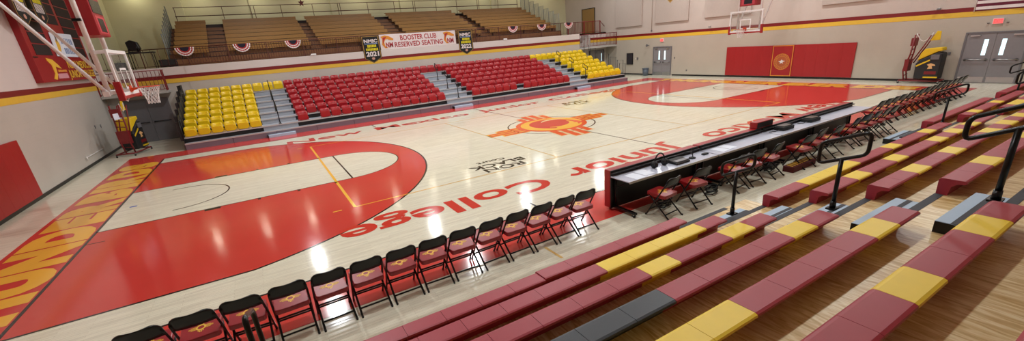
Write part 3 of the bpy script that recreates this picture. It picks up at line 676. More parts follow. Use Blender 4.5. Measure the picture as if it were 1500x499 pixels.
# championship pennants hung before the left scoreboard
def champ_pennant(loc, rz, lab, year, wd=1.1, ht=1.62, slant=0.0):
    t = thing('championship_banner', lab, 'banner', loc, rz)   # local x = width, faces -y, origin at the bottom tip
    def shp(k, y, m, nm):
        mb = MB(); W = wd / 2 * k; lo = (1 - k) * 0.5; 
        mb.prism([(-W, ht * (1 - (1 - k) * 0.25)), (-W, 0.28 + lo * 0.2), (0, lo * 0.55), (W, 0.28 + lo * 0.2), (W, ht * (1 - (1 - k) * 0.25))], 'y', y - 0.003, y, m); mb.build(nm, t)
    shp(1.0, 0, CLOTHK, 'banner_cloth'); shp(0.94, -0.004, PENNG, 'banner_border'); shp(0.87, -0.008, CLOTHK, 'banner_field')
    mb = MB(); text(mb, 'NMJC', (-0.42, -0.013, 1.22), (0.84, 0, 0), (0, 0, 0.2), WHITEC, bold=0.04)
    mb.box(-0.4, 0.4, -0.013, -0.012, 1.13, 1.18, BL)
    if year: text(mb, year, (-0.4, -0.013, 0.42), (0.8, 0, 0), (0, 0, 0.27), WHITEC, bold=0.04)
    else:
        for k in range(7): mb.box(-0.38 + k * 0.11, -0.32 + k * 0.11, -0.013, -0.012, 0.42, 0.72, WHITEC)
    mb.build('banner_lettering', t)
    mb = MB()
    for z, a, b in ((0.94, -0.25, 0.3), (0.74, -0.36, 0.38)):
        k = a
        while k < b: mb.box(k, k + 0.075, -0.013, -0.012, z, z + 0.15, CLOTHY); k += 0.095
    mb.build('banner_text_rows', t)
    mb = MB(); mb.prism([(0.1 * math.cos(PI * k / 6), 0.27 + 0.08 * math.sin(PI * k / 6)) for k in range(12)], 'y', -0.014, -0.012, mat('emblem_peach', (200, 150, 130), 0.7)); mb.build('banner_emblem', t)
    return t
champ_pennant((-3.49, YF - 0.006, 2.86), 0, 'black banner reading 2021 left of the booster club banner', '2021')
champ_pennant((3.06, YF - 0.006, 2.86), 0, 'black banner reading 2022 right of the booster club banner', '2022')
champ_pennant((-16.35, 6.75, 5.2), -PI / 2 + PI, 'black pennant hanging in the top left corner left of its brighter neighbour', None)
champ_pennant((-16.35, 8.35, 5.3), -PI / 2 + PI, 'bright edged black pennant hanging over the scoreboard top left', None)
t = thing('booster_banner', 'long white booster club banner on the gallery railing', 'banner', (-0.28, YF + 0.035, 3.605))
mb = MB(); mb.prism([(-2.62, 0), (2.62, 0), (2.62, 0.88), (-2.62, 0.9)], 'y', -0.004, 0, WHITEC); mb.build('banner_cloth', t)
mb = MB(); CR = mat('banner_crimson', (164, 36, 44), 0.8); text(mb, 'BOOSTER CLUB', (-1.28, -0.008, 0.5), (2.5, 0, 0), (0, 0, 0.3), CR, bold=0.02); text(mb, 'RESERVED SEATING', (-1.7, -0.008, 0.1), (3.35, 0, 0), (0, 0, 0.3), CR, bold=0.02); mb.build('banner_lettering', t)
for cx in (-2.15, 2.1):
    mb = MB()
    head = [(-0.38, 0.78), (-0.1, 0.84), (0.15, 0.78), (0.42, 0.62), (0.4, 0.52), (0.12, 0.56), (0.05, 0.62), (-0.1, 0.6), (-0.2, 0.45), (-0.16, 0.2), (0.02, 0.08), (-0.2, 0.08), (-0.36, 0.3), (-0.3, 0.6)]
    mb.prism([(cx + a, b) for a, b in head], 'y', -0.012, -0.005, CLOTHO)
    mb.prism([(cx + a, b) for a, b in ((-0.26, 0.72), (0.0, 0.75), (-0.2, 0.55), (-0.27, 0.35), (-0.3, 0.3))], 'y', -0.014, -0.0121, CR)
    text(mb, 'NM', (cx - 0.12, -0.013, 0.12), (0.46, 0, 0), (0, 0, 0.3), CR, bold=0.03); mb.build('bird_emblem', t)
# half round bunting on the railing
for i, (x, lb) in enumerate(((-13.0, 'leftmost half round bunting fan, nearest the left hoop'), (-10.45, 'half round bunting fan second from the left hoop'), (-7.92, 'half round bunting fan left of the 2021 banner'), (6.7, 'half round bunting fan right of the 2022 banner'), (9.25, 'half round bunting fan between two others above yellow seats'), (11.8, 'rightmost half round bunting fan by the gallery door'))):
    t = thing('bunting_fan', lb, 'bunting', (-10.33 + (x + 10.33) * 1.0195, YF + 0.03, 4.5), 0)
    for j, (r0, r1, m, nm) in enumerate(((0, 0.2, NAVY, 'navy_centre'), (0.2, 0.26, CLOTHR, 'red_band'), (0.26, 0.31, WHITEC, 'white_band'), (0.31, 0.36, CLOTHR, 'red_band'), (0.36, 0.42, WHITEC, 'white_band'))):
        mb = MB(); vs = []; fs = []; n = 20
        for k in range(n + 1):
            a = PI + PI * k / n; yo = 0.012 * math.cos(k * PI)
            vs += [(r0 * math.cos(a), yo * r0 / 0.4, r0 * math.sin(a)), (r1 * math.cos(a), yo * r1 / 0.4, r1 * math.sin(a))]
        for k in range(n): fs.append((2 * k, 2 * k + 1, 2 * k + 3, 2 * k + 2))
        mb.add(vs, fs, m); o = mb.build(nm, t); sd = o.modifiers.new('thick', 'SOLIDIFY'); sd.thickness = 0.004
for x, z, lb in ((-6.93, 3.6, 'small white box lamp on the wall ledge left of the 2021 banner'), (6.3, 3.6, 'small white box lamp on the wall ledge right of the 2022 banner')):
    t = thing('ledge_box', lb, 'box', (x, YF + 0.06, z)); mb = MB(); mb.box(-0.14, 0.14, -0.1, 0.04, 0.0, 0.1, WHITE); mb.build('box_body', t, 0.02)
    mb = MB(); mb.tube([(-0.1, -0.1, 0.03), (-0.2, -0.12, 0.01)], 0.02, WHITE); mb.build('box_spout', t)

# ================================================================ FAR BLEACHERS
FX0, FX1 = -13.68, 13.5
NOSE = [8.98] + [9.3 + 0.76 * i for i in range(7)]          # tread k runs from NOSE[k] to NOSE[k+1]
TZ = [0.28 + 0.235 * k for k in range(8)]
plat = thing('far_bleacher_platform', 'grey stepped platform under the red and yellow stadium seats', 'bleachers', (0, 0, 0))
AISLES = [(-10.5, -8.95), (-0.82, 0.85), (8.4, 9.98)]
for k in range(8):
    y0 = NOSE[k]; y1 = NOSE[k + 1] if k < 7 else YF - 0.02
    mb = MB(); mb.box(FX0, FX1, y0, y1 + 0.02 if k < 7 else y1, TZ[k] - 0.05, TZ[k], GREYD); mb.build('tread', plat)
    mb = MB(); mb.box(FX0, FX1, y0 - 0.012, y0 + 0.03, TZ[k] - 0.045, TZ[k] + 0.008, SILV); mb.build('nosing_strip', plat)
    if k > 0:
        mb = MB()
        a = FX0
        for (p, q) in AISLES + [(FX1, FX1)]:
            mb.box(a, p, y0 + 0.05, y0 + 0.07, TZ[k - 1], TZ[k] - 0.05, DARK)  # dark panel painting the shade of the open gap under the seats
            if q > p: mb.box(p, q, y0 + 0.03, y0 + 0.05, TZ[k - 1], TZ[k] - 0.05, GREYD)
            a = q
        mb.build('riser_and_gap_shade', plat)
mb = MB(); mb.box(FX0, FX1, 8.98, 9.0, 0, 0.235, GREYP)
for x in [FX0 + 1.84 * i for i in range(1, 15)]: mb.box(x - 0.008, x + 0.008, 8.976, 8.981, 0, 0.235, DARK)
mb.build('front_plinth', plat)
for s, x in ((-1, FX0), (1, FX1)):
    mb = MB()
    for k in range(8): mb.box(min(x, x + s * 0.03), max(x, x + s * 0.03), NOSE[k], NOSE[k + 1] if k < 7 else YF - 0.02, 0.0, TZ[k] - 0.05, DARK)
    mb.build('end_panel', plat)
for (a, b), nm in zip(AISLES, ('left', 'centre', 'right')):
    for xx in (0,):
        t = thing('aisle_step_block', 'low grey step block on the floor at the foot of the %s far aisle' % nm, 'step', ((a + b) / 2 - 0.05, 8.86, 0))
        mb = MB(); mb.box(-0.6, 0.6, -0.14, 0.1, 0.0, 0.13, GREYS); mb.build('block_body', t, 0.008)
        mb = MB(); mb.box(-0.66, -0.6, -0.15, 0.1, 0.0, 0.14, BLK); mb.build('end_cap', t, 0.005)
# stadium seats -------------------------------------------------
def make_seat(lab, m, mname):
    t = thing('stadium_seat', lab, 'stadium seat', (0, 0, 0), 0, mname)
    mb = MB()   # backrest, curved shell with rounded top
    vs = []; fs = []; nx = 6
    prof = [(0.0, 0.06, 0.225), (0.015, 0.2, 0.235), (0.035, 0.34, 0.238), (0.06, 0.42, 0.222), (0.085, 0.455, 0.17)]
    for th in (0, 1):
        for y, z, hw in prof:
            for k in range(nx + 1):
                f = -1 + 2 * k / nx; vs.append((f * hw, 0.08 + y - 0.05 * (f * f) + th * 0.03, z + th * 0.004))
    R = len(prof); C = nx + 1
    for th in (0, 1):
        for r in range(R - 1):
            for k in range(nx):
                q = [th * R * C + r * C + k, th * R * C + r * C + k + 1, th * R * C + (r + 1) * C + k + 1, th * R * C + (r + 1) * C + k]
                fs.append(tuple(q if th == 0 else q[::-1]))
    o = R * C
    for r in range(R - 1):
        fs.append((r * C, (r + 1) * C, o + (r + 1) * C, o + r * C)); fs.append((r * C + nx, o + r * C + nx, o + (r + 1) * C + nx, (r + 1) * C + nx))
    for k in range(nx): fs.append(((R - 1) * C + k, (R - 1) * C + k + 1, o + (R - 1) * C + k + 1, o + (R - 1) * C + k))
    mb.add(vs, fs, m, smooth=True); mb.build('backrest', t)
    mb = MB()   # folded up pan standing in front of the backrest
    poly = rrect(-0.215, 0.215, 0.03, 0.335, 0.08, 3)
    T = Matrix.Translation((0, 0.0, 0)) @ Matrix.Rotation(math.radians(9), 4, 'X')
    mb.prism(poly, 'y', -0.035, 0.02, m, T); mb.build('folded_pan', t, 0.012)
    mb = MB()
    for s in (-1, 1): mb.box(s * 0.235 - 0.012, s * 0.235 + 0.012, -0.01, 0.1, 0.0, 0.17, m); mb.box(s * 0.235 - 0.012, s * 0.235 + 0.012, -0.04, 0.1, 0.12, 0.17, m)
    mb.box(-0.245, 0.245, 0.02, 0.09, 0.0, 0.045, SILV); mb.build('bracket', t)
    return t
protoR = make_seat('', SEATR, 'red stadium seats'); protoY = make_seat('', SEATY, 'yellow stadium seats')
used = {id(protoR): False, id(protoY): False}
def seat(x, row, proto, lab):
    loc = (x, NOSE[row + 1] + 0.02, TZ[row + 1] + 0.002)
    if not used[id(proto)]:
        proto.location = loc; proto['label'] = lab; used[id(proto)] = True; return
    dup(proto, loc, lab)
P = 0.52
def block(x0, n, proto, colr, where, skip=None, P=0.52):
    for r in range(6):
        xs = [x0 + P * (i + 0.5) for i in range(n)]
        for i, x in enumerate(xs):
            if r == 0 and skip and i in skip: continue
            if r == 0 and skip: x += 0.0
            rn = 'front row' if r == 0 else '%s row' % ordn(r + 1)
            seat(x, r, proto, '%s stadium seat, %s, %s from left, %s' % (colr, rn, ordn(i + 1), where))
block(-13.63, 6, protoY, 'yellow', 'block by left hoop')
block(-8.92, 15, protoR, 'red', 'block left of centre aisle', {1}, 0.536)
block(0.87, 14, protoR, 'red', 'block right of centre aisle', {6}, 0.535)
block(10.02, 6, protoY, 'yellow', 'block at right end')
n = 0
xs = [-13.37 + 0.52 * i for i in range(52)]
for i, x in enumerate(xs):
    yel = x < -9.1 or x > 8.1
    k = i + 1
    side = 'left end' if i < 18 else ('right end' if i > 33 else 'middle')
    j = i + 1 if i < 18 else (52 - i if i > 33 else i - 17)
    frm = {'left end': 'from its left end', 'right end': 'from its right end', 'middle': 'in its middle third, from left'}[side]
    seat(x, 6, protoY if yel else protoR, '%s stadium seat in the unbroken top row, %s %s' % ('yellow' if yel else 'red', ordn(j), frm))

# aisle handrails of black tube ---------------------------------
def loop_rail(loc, length, slope, h0, hl, lab, r=0.022, rz=0, post_at=0.45, name='handrail', group=None):
    """post with a rounded sloping loop in the y-z plane; local -y runs up the slope"""
    t = thing(name, lab, 'handrail', loc, rz, group)
    pts = []; c = 0.07
    A = [(0.0, 0.0), (0.0, hl), (-length, hl + slope * length), (-length, slope * length)]
    B = []
    for i in range(4):
        p0 = Vector(A[i - 1]); p1 = Vector(A[i]); p2 = Vector(A[(i + 1) % 4])
        a = p1 + (p0 - p1).normalized() * c; b = p1 + (p2 - p1).normalized() * c
        for k in range(5):
            f = k / 4; B.append(a * (1 - f) ** 2 + p1 * 2 * f * (1 - f) + b * f * f)
    y0 = length * post_at
    mb = MB(); mb.tube([(0, p.x + y0, p.y + h0) for p in B], r, BLKM, 10, True); mb.build('rail_loop', t)
    mb = MB(); mb.tube([(0, 0, 0.0), (0, 0, h0 + slope * y0 + 0.01)], r * 1.15, BLKM, 10); mb.build('post', t)
    mb = MB(); mb.box(-0.07, 0.07, -0.05, 0.05, 0, 0.02, BLKM); mb.lathe([(r * 1.6, 0), (r * 1.5, 0.1)], (0, 0, 0.01), BLKM, 10); mb.build('base_socket', t)
    return t
for (a, b), nm in zip(AISLES, ('left', 'centre', 'right')):
    for k in (1, 3, 5):
        x = (a + b) / 2 + (0.75 if nm == 'right' else 0.0)
        loop_rail((x, NOSE[k] + 0.2, TZ[k]), 0.5, 0.43, 0.62, 0.24, 'black loop handrail on the %s step of the %s far aisle' % ({1: 'lowest', 3: 'middle', 5: 'uppermost'}[k], nm), 0.02, PI)
# end guard frames
for s, x, nm in ((-1, -13.66, 'left'), (1, 13.42, 'right')):
    for k in range(7):
        t = thing('guard_frame', 'black guard frame at the %s end of the far seats, %s from the front' % (nm, ordn(k + 1)), 'guard rail', (x, NOSE[k] + 0.05 if k else NOSE[0] + 0.15, TZ[k] + 0.009))
        mb = MB(); L = 0.6; hh = 0.98
        mb.tube([(0, 0, 0), (0, 0, hh), (0, L, hh), (0, L, 0)], 0.018, BLKM, 6); mb.tube([(0, 0, 0.1), (0, L, 0.1)], 0.014, BLKM, 6); mb.build('outer_frame', t)
        if s < 0:
            mb = MB()
            mb.box(-0.13, -0.004, 0.02, L - 0.02, 0.12, hh - 0.02, DARK); mb.build('mesh_panel', t)

# ================================================================ GALLERY (upper level)
GY = 3.6
t = thing('gallery_railing', 'long brown picket railing along the gallery edge above the far seats', 'railing', (0, YF + 0.06, GY))
xs = [XL + 0.05 + i * 1.885 for i in range(17)]
for i in range(16):
    a, b = xs[i], min(xs[i + 1], 13.25)
    mb = MB(); k = a + 0.12
    while k < b - 0.04: mb.tube([(k, 0, 0.08), (k, 0, 0.88)], 0.011, BRN, 4, cap=False); k += 0.3 if i < 2 else 0.13
    mb.build('picket_panel', t)
    mb = MB(); mb.box(a - 0.02, a + 0.02, -0.02, 0.02, 0, 0.9, BRN); mb.build('post', t)
mb = MB(); mb.tube([(XL + 0.03, 0, 0.9), (13.25, 0, 0.9)], 0.022, BRN, 6); mb.build('top_rail', t)
mb = MB(); mb.tube([(XL + 0.03, 0, 0.08), (13.25, 0, 0.08)], 0.014, BRN, 6); mb.build('bottom_rail', t)
# wooden benches: one thing per row, boards split by the aisles
SECT = [(-13.6, -12.05), (-11.15, -6.9), (-6.35, -1.8), (-0.75, 4.6), (5.3, 11.3)]
for k in range(1, 9):
    y = 13.96 + 0.7 * k; z = 4.142 + 0.258 * k
    lab = ('lowest' if k == 1 else 'topmost' if k == 8 else ordn(k) + ' lowest') + ' long wooden gallery bench row behind the brown railing'
    t = thing('wooden_bench_row', lab, 'bench', (0, y, z), 0, None)
    for a, b in SECT:
        mb = MB(); mb.box(a, b, -0.05, 0.2, -0.045, 0, OAK); mb.build('seat_board', t)
        mb = MB(); mb.box(a, b, -0.05, -0.03, -0.2, -0.045, OAK); mb.build('front_board', t)
    for a, b in SECT:
        for xx in (a + 0.3, (a + b) / 2, b - 0.3):
            mb = MB(); mb.box(xx - 0.02, xx + 0.02, -0.02, 0.16, -0.42, -0.045, OAKD); mb.build('support', t)
gp = thing('gallery_bench_platform', 'stepped brown wooden platform under the gallery bench rows', 'bleachers', (0, 0, 0))
for k in range(1, 9):
    y = 13.96 + 0.7 * k; z = 4.142 + 0.258 * k - 0.42
    mb = MB(); mb.box(-13.95, 11.65, y - 0.26, y + 0.44, z - 0.04, z - 0.001, OAKD); mb.build('foot_board', gp)  # painted dark so the gaps between seat boards look shaded
    mb = MB(); mb.box(-13.95, 11.65, y - 0.25, y - 0.22, (z - 0.258 if k > 1 else 3.602), z - 0.04, OAKA); mb.build('riser_board', gp)
    for a, b in ((-12.05, -11.15), (-6.9, -6.35), (-1.8, -0.75), (4.6, 5.3)):
        if k < 8:
            mb = MB(); mb.box(a, b, y + 0.16, y + 0.44, z, z + 0.13, OAKA); mb.build('aisle_step', gp)
mb = MB(); mb.box(-13.67, 11.35, 20.2, 20.24, 3.6, 6.0, OAKD); tag(mb.build('bench_back_panel'), 'dark wooden back panel closing the gallery benches below the top rail', 'panel')
# top railing
t = thing('top_railing', 'thin two bar railing behind the topmost gallery bench', 'railing', (0, 20.16, 6.02))
mb = MB(); mb.tube([(-13.55, 0, 1.0), (11.3, 0, 1.0)], 0.022, BRN, 6); mb.build('top_rail', t)
mb = MB(); mb.tube([(-13.55, 0, 0.5), (11.3, 0, 0.5)], 0.03, BRN, 6); mb.build('mid_rail', t)
for x in (-13.5, -11.0, -9.4, -9.2, -7.6, -5.6, -3.9, -3.75, -1.8, 0.2, 1.7, 1.85, 3.6, 5.4, 7.3, 7.45, 9.3, 11.25):
    mb = MB(); mb.tube([(x, 0, -0.02), (x, 0, 1.0)], 0.02, BRN, 6); mb.build('post', t)
# end guard frames of the gallery benches
GRG = mat('grey_guard_steel', (110, 112, 106), 0.5)
for s, x, nm in ((-1, -13.85, 'left'), (1, 11.5, 'right')):
    for k in range(8):
        y = 14.44 + 0.7 * k; z = 3.98 + 0.258 * k
        t = thing('gallery_guard_frame', 'grey picket guard frame at the %s end of gallery benches, %s from the front' % (nm, ordn(k + 1)), 'guard rail', (x, y, z))
        mb = MB(); hh = 1.25; L = 0.26 if s < 0 else 0.62; mb.tube([(0, 0, 0), (0, 0, hh), (0, L, hh), (0, L, 0)], 0.02, GRG, 6); mb.tube([(0, 0, 0), (0, L, 0)], 0.015, GRG, 5); mb.build('outer_frame', t)
        mb = MB()
        for q in range(1, 5): mb.tube([(0, L * q / 5, 0), (0, L * q / 5, hh)], 0.014, GRG, 5)
        mb.build('picket_panel', t)
# stair landings
LAND = mat("landing_concrete", (178, 174, 168), 0.6)
def landing(x0, x1, y0, y1, lab, m, openx):
    t = thing('stair_landing', lab, 'landing', (0, 0, 0))
    mb = MB(); mb.box(x0, x1, y0, y1, 2.38, 2.5, LAND); mb.build('landing_slab', t)
    mb = MB(); mb.tube([(x0, y0 + 0.03, 3.5), (x1 - 0.02, y0 + 0.03, 3.5)], 0.022, m, 6); mb.tube([(x0, y0 + 0.03, 2.58), (x1 - 0.02, y0 + 0.03, 2.58)], 0.016, m, 6); mb.build('railing_bars', t)
    mb = MB(); k = x0 + 0.1
    while k < x1 - 0.03: mb.box(k - 0.011, k + 0.011, y0 + 0.02, y0 + 0.04, 2.58, 3.5, m); k += 0.16
    mb.build('railing_pickets', t)
    for x in (x0, x1 - 0.04):
        mb = MB(); mb.box(x - 0.02, x + 0.03, y0 + 0.005, y0 + 0.055, 2.5, 3.52, m); mb.build('railing_post', t)
    mb = MB(); xx = openx; k = y0 + 0.15
    while k < y1 - 0.02: mb.box(xx - 0.011, xx + 0.011, k - 0.011, k + 0.011, 2.5, 3.5, m); k += 0.16
    mb.tube([(xx, y0 + 0.03, 3.5), (xx, y1, 3.5)], 0.02, m, 6); mb.build('side_railing', t)
    return t
landing(13.32, XR - 0.02, 14.22, 15.58, 'maroon railed stair landing above the right end of the far seats', MRAIL, 13.36)
landing(XL + 0.02, -14.2, 13.35, YF - 0.01, 'maroon railed landing above the dark doors behind the left hoop', MRAIL, -14.25)
t = thing('landing_stairs', 'short maroon railed stairs climbing from the landing to the gallery door', 'stairs', (0, 0, 0))
for i in range(5):
    mb = MB(); mb.box(13.5 + i * 0.28, 13.78 + i * 0.28, 14.7, 15.56, 2.5 + 0.02, 2.68 + i * 0.2, LAND); mb.build('step', t)
t = thing('recess_railing', 'maroon railing beside the tan gallery door above the landing', 'railing', (0, 0, GY))
mb = MB(); mb.tube([(13.35, 15.7, 0.95), (16.9, 15.7, 0.95), (17.4, 15.7, 0.5)], 0.025, MRAIL, 6); mb.tube([(13.35, 15.7, 0.1), (16.9, 15.7, 0.1)], 0.018, MRAIL, 6); mb.build('rail', t)
mb = MB(); k = 13.4
while k < 16.9: mb.box(k - 0.011, k + 0.011, 15.69, 15.71, 0.02, 0.95, MRAIL); k += 0.16
mb.build('pickets', t)
for x in (13.35, 15.1, 16.1, 16.9):
    mb = MB(); mb.box(x - 0.03, x + 0.03, 15.67, 15.73, 0.0, 1.0, MRAIL); mb.build('post', t)
# camera stand and speaker on the gallery above the left hoop
t = thing('spotlight', 'black moving spotlight on a small table at the gallery railing corner', 'spotlight', (-15.1, 14.35, 4.4))
mb = MB(); mb.prism([(-0.22, 0.12), (0.2, 0.06), (0.26, 0.2), (0.2, 0.5), (-0.05, 0.6), (-0.25, 0.5)], 'y', -0.2, 0.2, BLKM); mb.build('lamp_housing', t, 0.04)
mb = MB(); mb.tube([(-0.2, -0.24, 0.05), (-0.2, -0.24, 0.35)], 0.02, BLKM); mb.tube([(0.15, -0.24, 0.05), (0.15, -0.24, 0.35)], 0.02, BLKM); mb.box(-0.24, 0.2, -0.25, 0.2, 0, 0.06, BLKM); mb.build('yoke', t)
t = thing('gallery_table', 'small dark table standing behind the gallery railing corner', 'table', (-14.95, 14.35, GY))
mb = MB(); mb.box(-0.5, 0.6, -0.35, 0.35, 0.76, 0.8, DARK); mb.build('table_top', t)
for a in (-0.42, 0.52):
    for b in (-0.28, 0.28):
        mb = MB(); mb.tube([(a, b, 0), (a, b, 0.76)], 0.018, BLKM, 6); mb.build('leg', t)
for k, x in enumerate((-15.9, -14.1, -13.75)):
    t = thing('dark_case', ('dark low case beside the gallery table, %s' % ('left side', 'right side', 'against the bench end')[k]), 'case', (x, 14.5, GY)); mb = MB(); mb.box(-0.2, 0.2, -0.25, 0.25, 0.02, 0.38, DARK); mb.build('case_body', t, 0.02)
    mb = MB(); mb.tube([(-0.06, 0, 0.38), (-0.06, 0, 0.42), (0.06, 0, 0.42), (0.06, 0, 0.38)], 0.01, BLKM, 5); mb.build('handle', t)
t = thing('star_ornament', 'small maroon star ornament hanging over the gallery top rail', 'ornament', (-6.4, 19.0, 6.98))
mb = MB(); mb.prism([((0.2 if k % 2 == 0 else 0.09) * math.sin(PI * k / 5), (0.26 if k % 2 == 0 else 0.11) * math.cos(PI * k / 5)) for k in range(10)], 'y', -0.02, 0.02, mat('ornament_red', (96, 34, 32), 0.6)); mb.build('star', t)
mb = MB(); mb.tube([(0, 0, 0.26), (0, 0, 2.2)], 0.004, BLKM, 4); mb.build('string', t)
mb = MB()
for i, (x, y) in enumerate(HALL): pass
for i, (x, y) in enumerate(HALL):
    xx = x
    t = thing('ceiling_light', 'rectangular high bay ceiling light, %s row from the near wall, %s from the left' % (ordn(HY.index(y) + 1), ordn(HX.index(x) + 1)), 'ceiling light', (xx, y, 8.8))
    mb = MB(); mb.box(-0.62, 0.62, -0.32, 0.32, 0.0, 0.09, WHITE); mb.build('lamp_housing', t, 0.01)
    mb = MB()
    for a in (-0.4, 0.4): mb.tube([(a, 0, 0.09), (a, 0, H - 8.8)], 0.006, CHROME, 5)
    mb.build('hanger', t)

# ================================================================ NEAR BLEACHERS
SY, SZ = lambda i: -10.38 - 0.659 * i, lambda i: 0.489 + 0.245 * i      # front edge of the seat, top of the seat
DZ = lambda i: SZ(i) - 0.2
near = thing('near_bleacher_platform', 'varnished plywood stepped platform of the near bleachers', 'bleachers', (0, 0, 0))
NX0, NX1 = -16.6, 17.3
for i in range(11):
    y1 = SY(i) - 0.0; y0 = SY(i + 1)
    x0 = NX0
    if i == 0: spans = [(NX0, -3.05), (4.6, NX1)]     # the lowest tier stops short in the middle section
    else: spans = [(NX0, NX1)]
    for a, b in spans:
        mb = MB(); mb.box(a, b, y0 - 0.02, y1, DZ(i) - 0.03, DZ(i), PLY); mb.build('deck_board', near)
        mb = MB(); mb.box(a, b, y1 - 0.03, y1 - 0.01, (DZ(i - 1) if i and not (i == 1 and -3 < (a + b) / 2 < 4) else 0) + 0.0, DZ(i) - 0.03, DARK); mb.build('riser_and_gap_shade', near)  # dark sheet standing in for the shade below an open tier
mb = MB(); mb.box(-3.05, 4.6, SY(1) - 0.03, SY(1) - 0.01, 0, DZ(1) - 0.03, DARK); mb.build('riser_and_gap_shade', near)
AISN = [(-4.35, 1.3), (4.25, 1.3), (10.5, 1.1)]
for ai, (cx, wd) in enumerate(AISN):
    for i in range(9):
        mb = MB(); mb.box(cx - wd / 2 - 0.02, cx + wd / 2 + 0.02, SY(i) - 0.075, SY(i) + 0.006, DZ(i) - 0.03, DZ(i) + 0.004, STRIP); mb.build('nosing_strip', near)
def aisle_step(cx, w_, y1, z, d, h, lab):
    t = thing('aisle_step_block', lab, 'step', (cx, y1, z))   # local: y from 0 to -d
    mb = MB(); mb.box(-w_ / 2, w_ / 2, -d, 0, 0.0, h, GREYS); mb.build('block_body', t, 0.004)
    mb = MB(); mb.box(-w_ / 2, w_ / 2, -d * 0.52, -d * 0.36, h, h + 0.003, STRIP); mb.build('grip_strip', t)
    for s in (-1, 1):
        mb = MB(); mb.box(s * w_ / 2 - 0.004, s * w_ / 2 + 0.004, -d, 0.0, 0, h - 0.006, BLK); mb.build('end_panel', t)
for ai, (cx, wd) in enumerate(AISN):
    for i in range(8):
        if ai > 0 and i > 3: continue
        aisle_step(cx - 0.0, 1.16 if ai < 2 else 1.0, SY(i) - 0.335, DZ(i) + 0.0005, 0.31, 0.12,
                   'blue grey half step with a grip strip, %s up in the %s near aisle' % (ordn(i + 1), ('left', 'middle', 'right')[ai]))
aisle_step(4.5, 1.3, -9.97, 0.0005, 0.36, 0.14, 'blue grey step block on the court floor before the middle near aisle')

# plastic bench modules
def bench_mod(m):
    mb = MB(); w_ = 0.457; d = 0.235
    # section in (y, z): flat top with lip over an undercut back; local y 0 = front edge, top z = 0
    sec = [(0.0, -0.2), (0.004, -0.02), (-0.012, -0.004), (-0.03, 0.0), (-0.215, 0.0), (-d, -0.008), (-d - 0.004, -0.025), (-d + 0.008, -0.042), (-0.16, -0.05), (-0.115, -0.09), (-0.1, -0.2)]
    mb.prism(sec, 'x', 0.002, w_ - 0.002, m)
    me = mb.build('tmp'); d_ = me.data; bpy.data.objects.remove(me); return d_
MODD = {'r': bench_mod(MODR), 'y': bench_mod(MODY), 'k': bench_mod(MODK)}
MODN = {'r': None, 'y': 'yellow seat module', 'k': 'slate black seat module'}
def bench(i, x0, dirn, pattern, lab, w_=0.457):
    t = thing('plastic_bench', lab, 'bench', (x0, SY(i), SZ(i)))
    for k, c in enumerate(pattern):
        o = bpy.data.objects.new('seat_module', MODD[c]); COL.objects.link(o); o.parent = t
        o.location = (k * w_ if dirn > 0 else -(k + 1) * w_, 0, 0); o.scale = (w_ / 0.457, 1, 1)
        if i == 0 and dirn < 0 and k >= 6: o.location.z -= 0.014; o.location.y -= 0.012
        if MODN[c]: o['label'] = MODN[c]
        if (k + 1) % 6 == 0 or k == 0: pass
    return t
rn = ['front', 'second', 'third', 'fourth', 'fifth', 'sixth', 'seventh']
L = {0: 'rrrrrrrrrrrr', 1: 'ryyyyrrrrrrr', 2: 'ryrryrrrrrrr', 3: 'ryrrrrkkkkkk', 4: 'ryrrrryyyrrr', 5: 'ryrryrryrrrr', 6: 'rrrrrrrrrrrr'}
Ld = {0: 'front plastic bench of the left near section, all red', 1: 'second left section bench, with a long yellow stretch near the aisle', 2: 'third left section bench, red with two single yellow modules', 3: 'fourth left section bench, red with a long slate black end',
      4: 'fifth left section bench, one yellow module then a yellow stretch at the picture bottom', 5: 'sixth left section bench, largest red and yellow one in view', 6: 'red bench cut off in the bottom right corner'}
for i in range(7): bench(i, -5.0, -1, L[i], Ld[i])
Mi = {1: 'rryyyyrrryrrryrr', 2: 'rryrryrrryryryrr', 3: 'rryrryrrryryryrr', 4: 'rryrrryrrryrryrr', 5: 'rrrrrrrrrrrrrrrr'}
Md = {1: 'front plastic bench of the middle near section, with a four module yellow stretch', 2: 'second middle section bench, red with five single yellow modules', 3: 'third middle section bench, its yellow modules matching the row before',
      4: 'fourth middle section bench, one yellow module beside the handrail post', 5: 'red bench end at the right picture edge behind the third handrail'}
for i in range(1, 6): bench(i, -3.7, 1, Mi[i], Md[i])
Ri = {0: 'rrrrrrrrrrr', 1: 'ryrrryrrrrr', 2: 'ryyrryrryrr', 3: 'rryrryrrryr'}
Rd = {0: 'all red front bench between the middle and right near aisles', 1: 'second bench between middle and right near aisles with two yellow modules', 2: 'third bench between middle and right near aisles with yellow modules', 3: 'fourth bench between middle and right near aisles at picture edge'}
for i in range(0, 4): bench(i, 4.9, 1, Ri[i], Rd[i], 0.44)
for i in range(0, 2): bench(i, 11.05, 1, 'rrrrrrrrrrr', ('front' if i == 0 else 'second') + ' red bench beyond the right near aisle by the end wall')
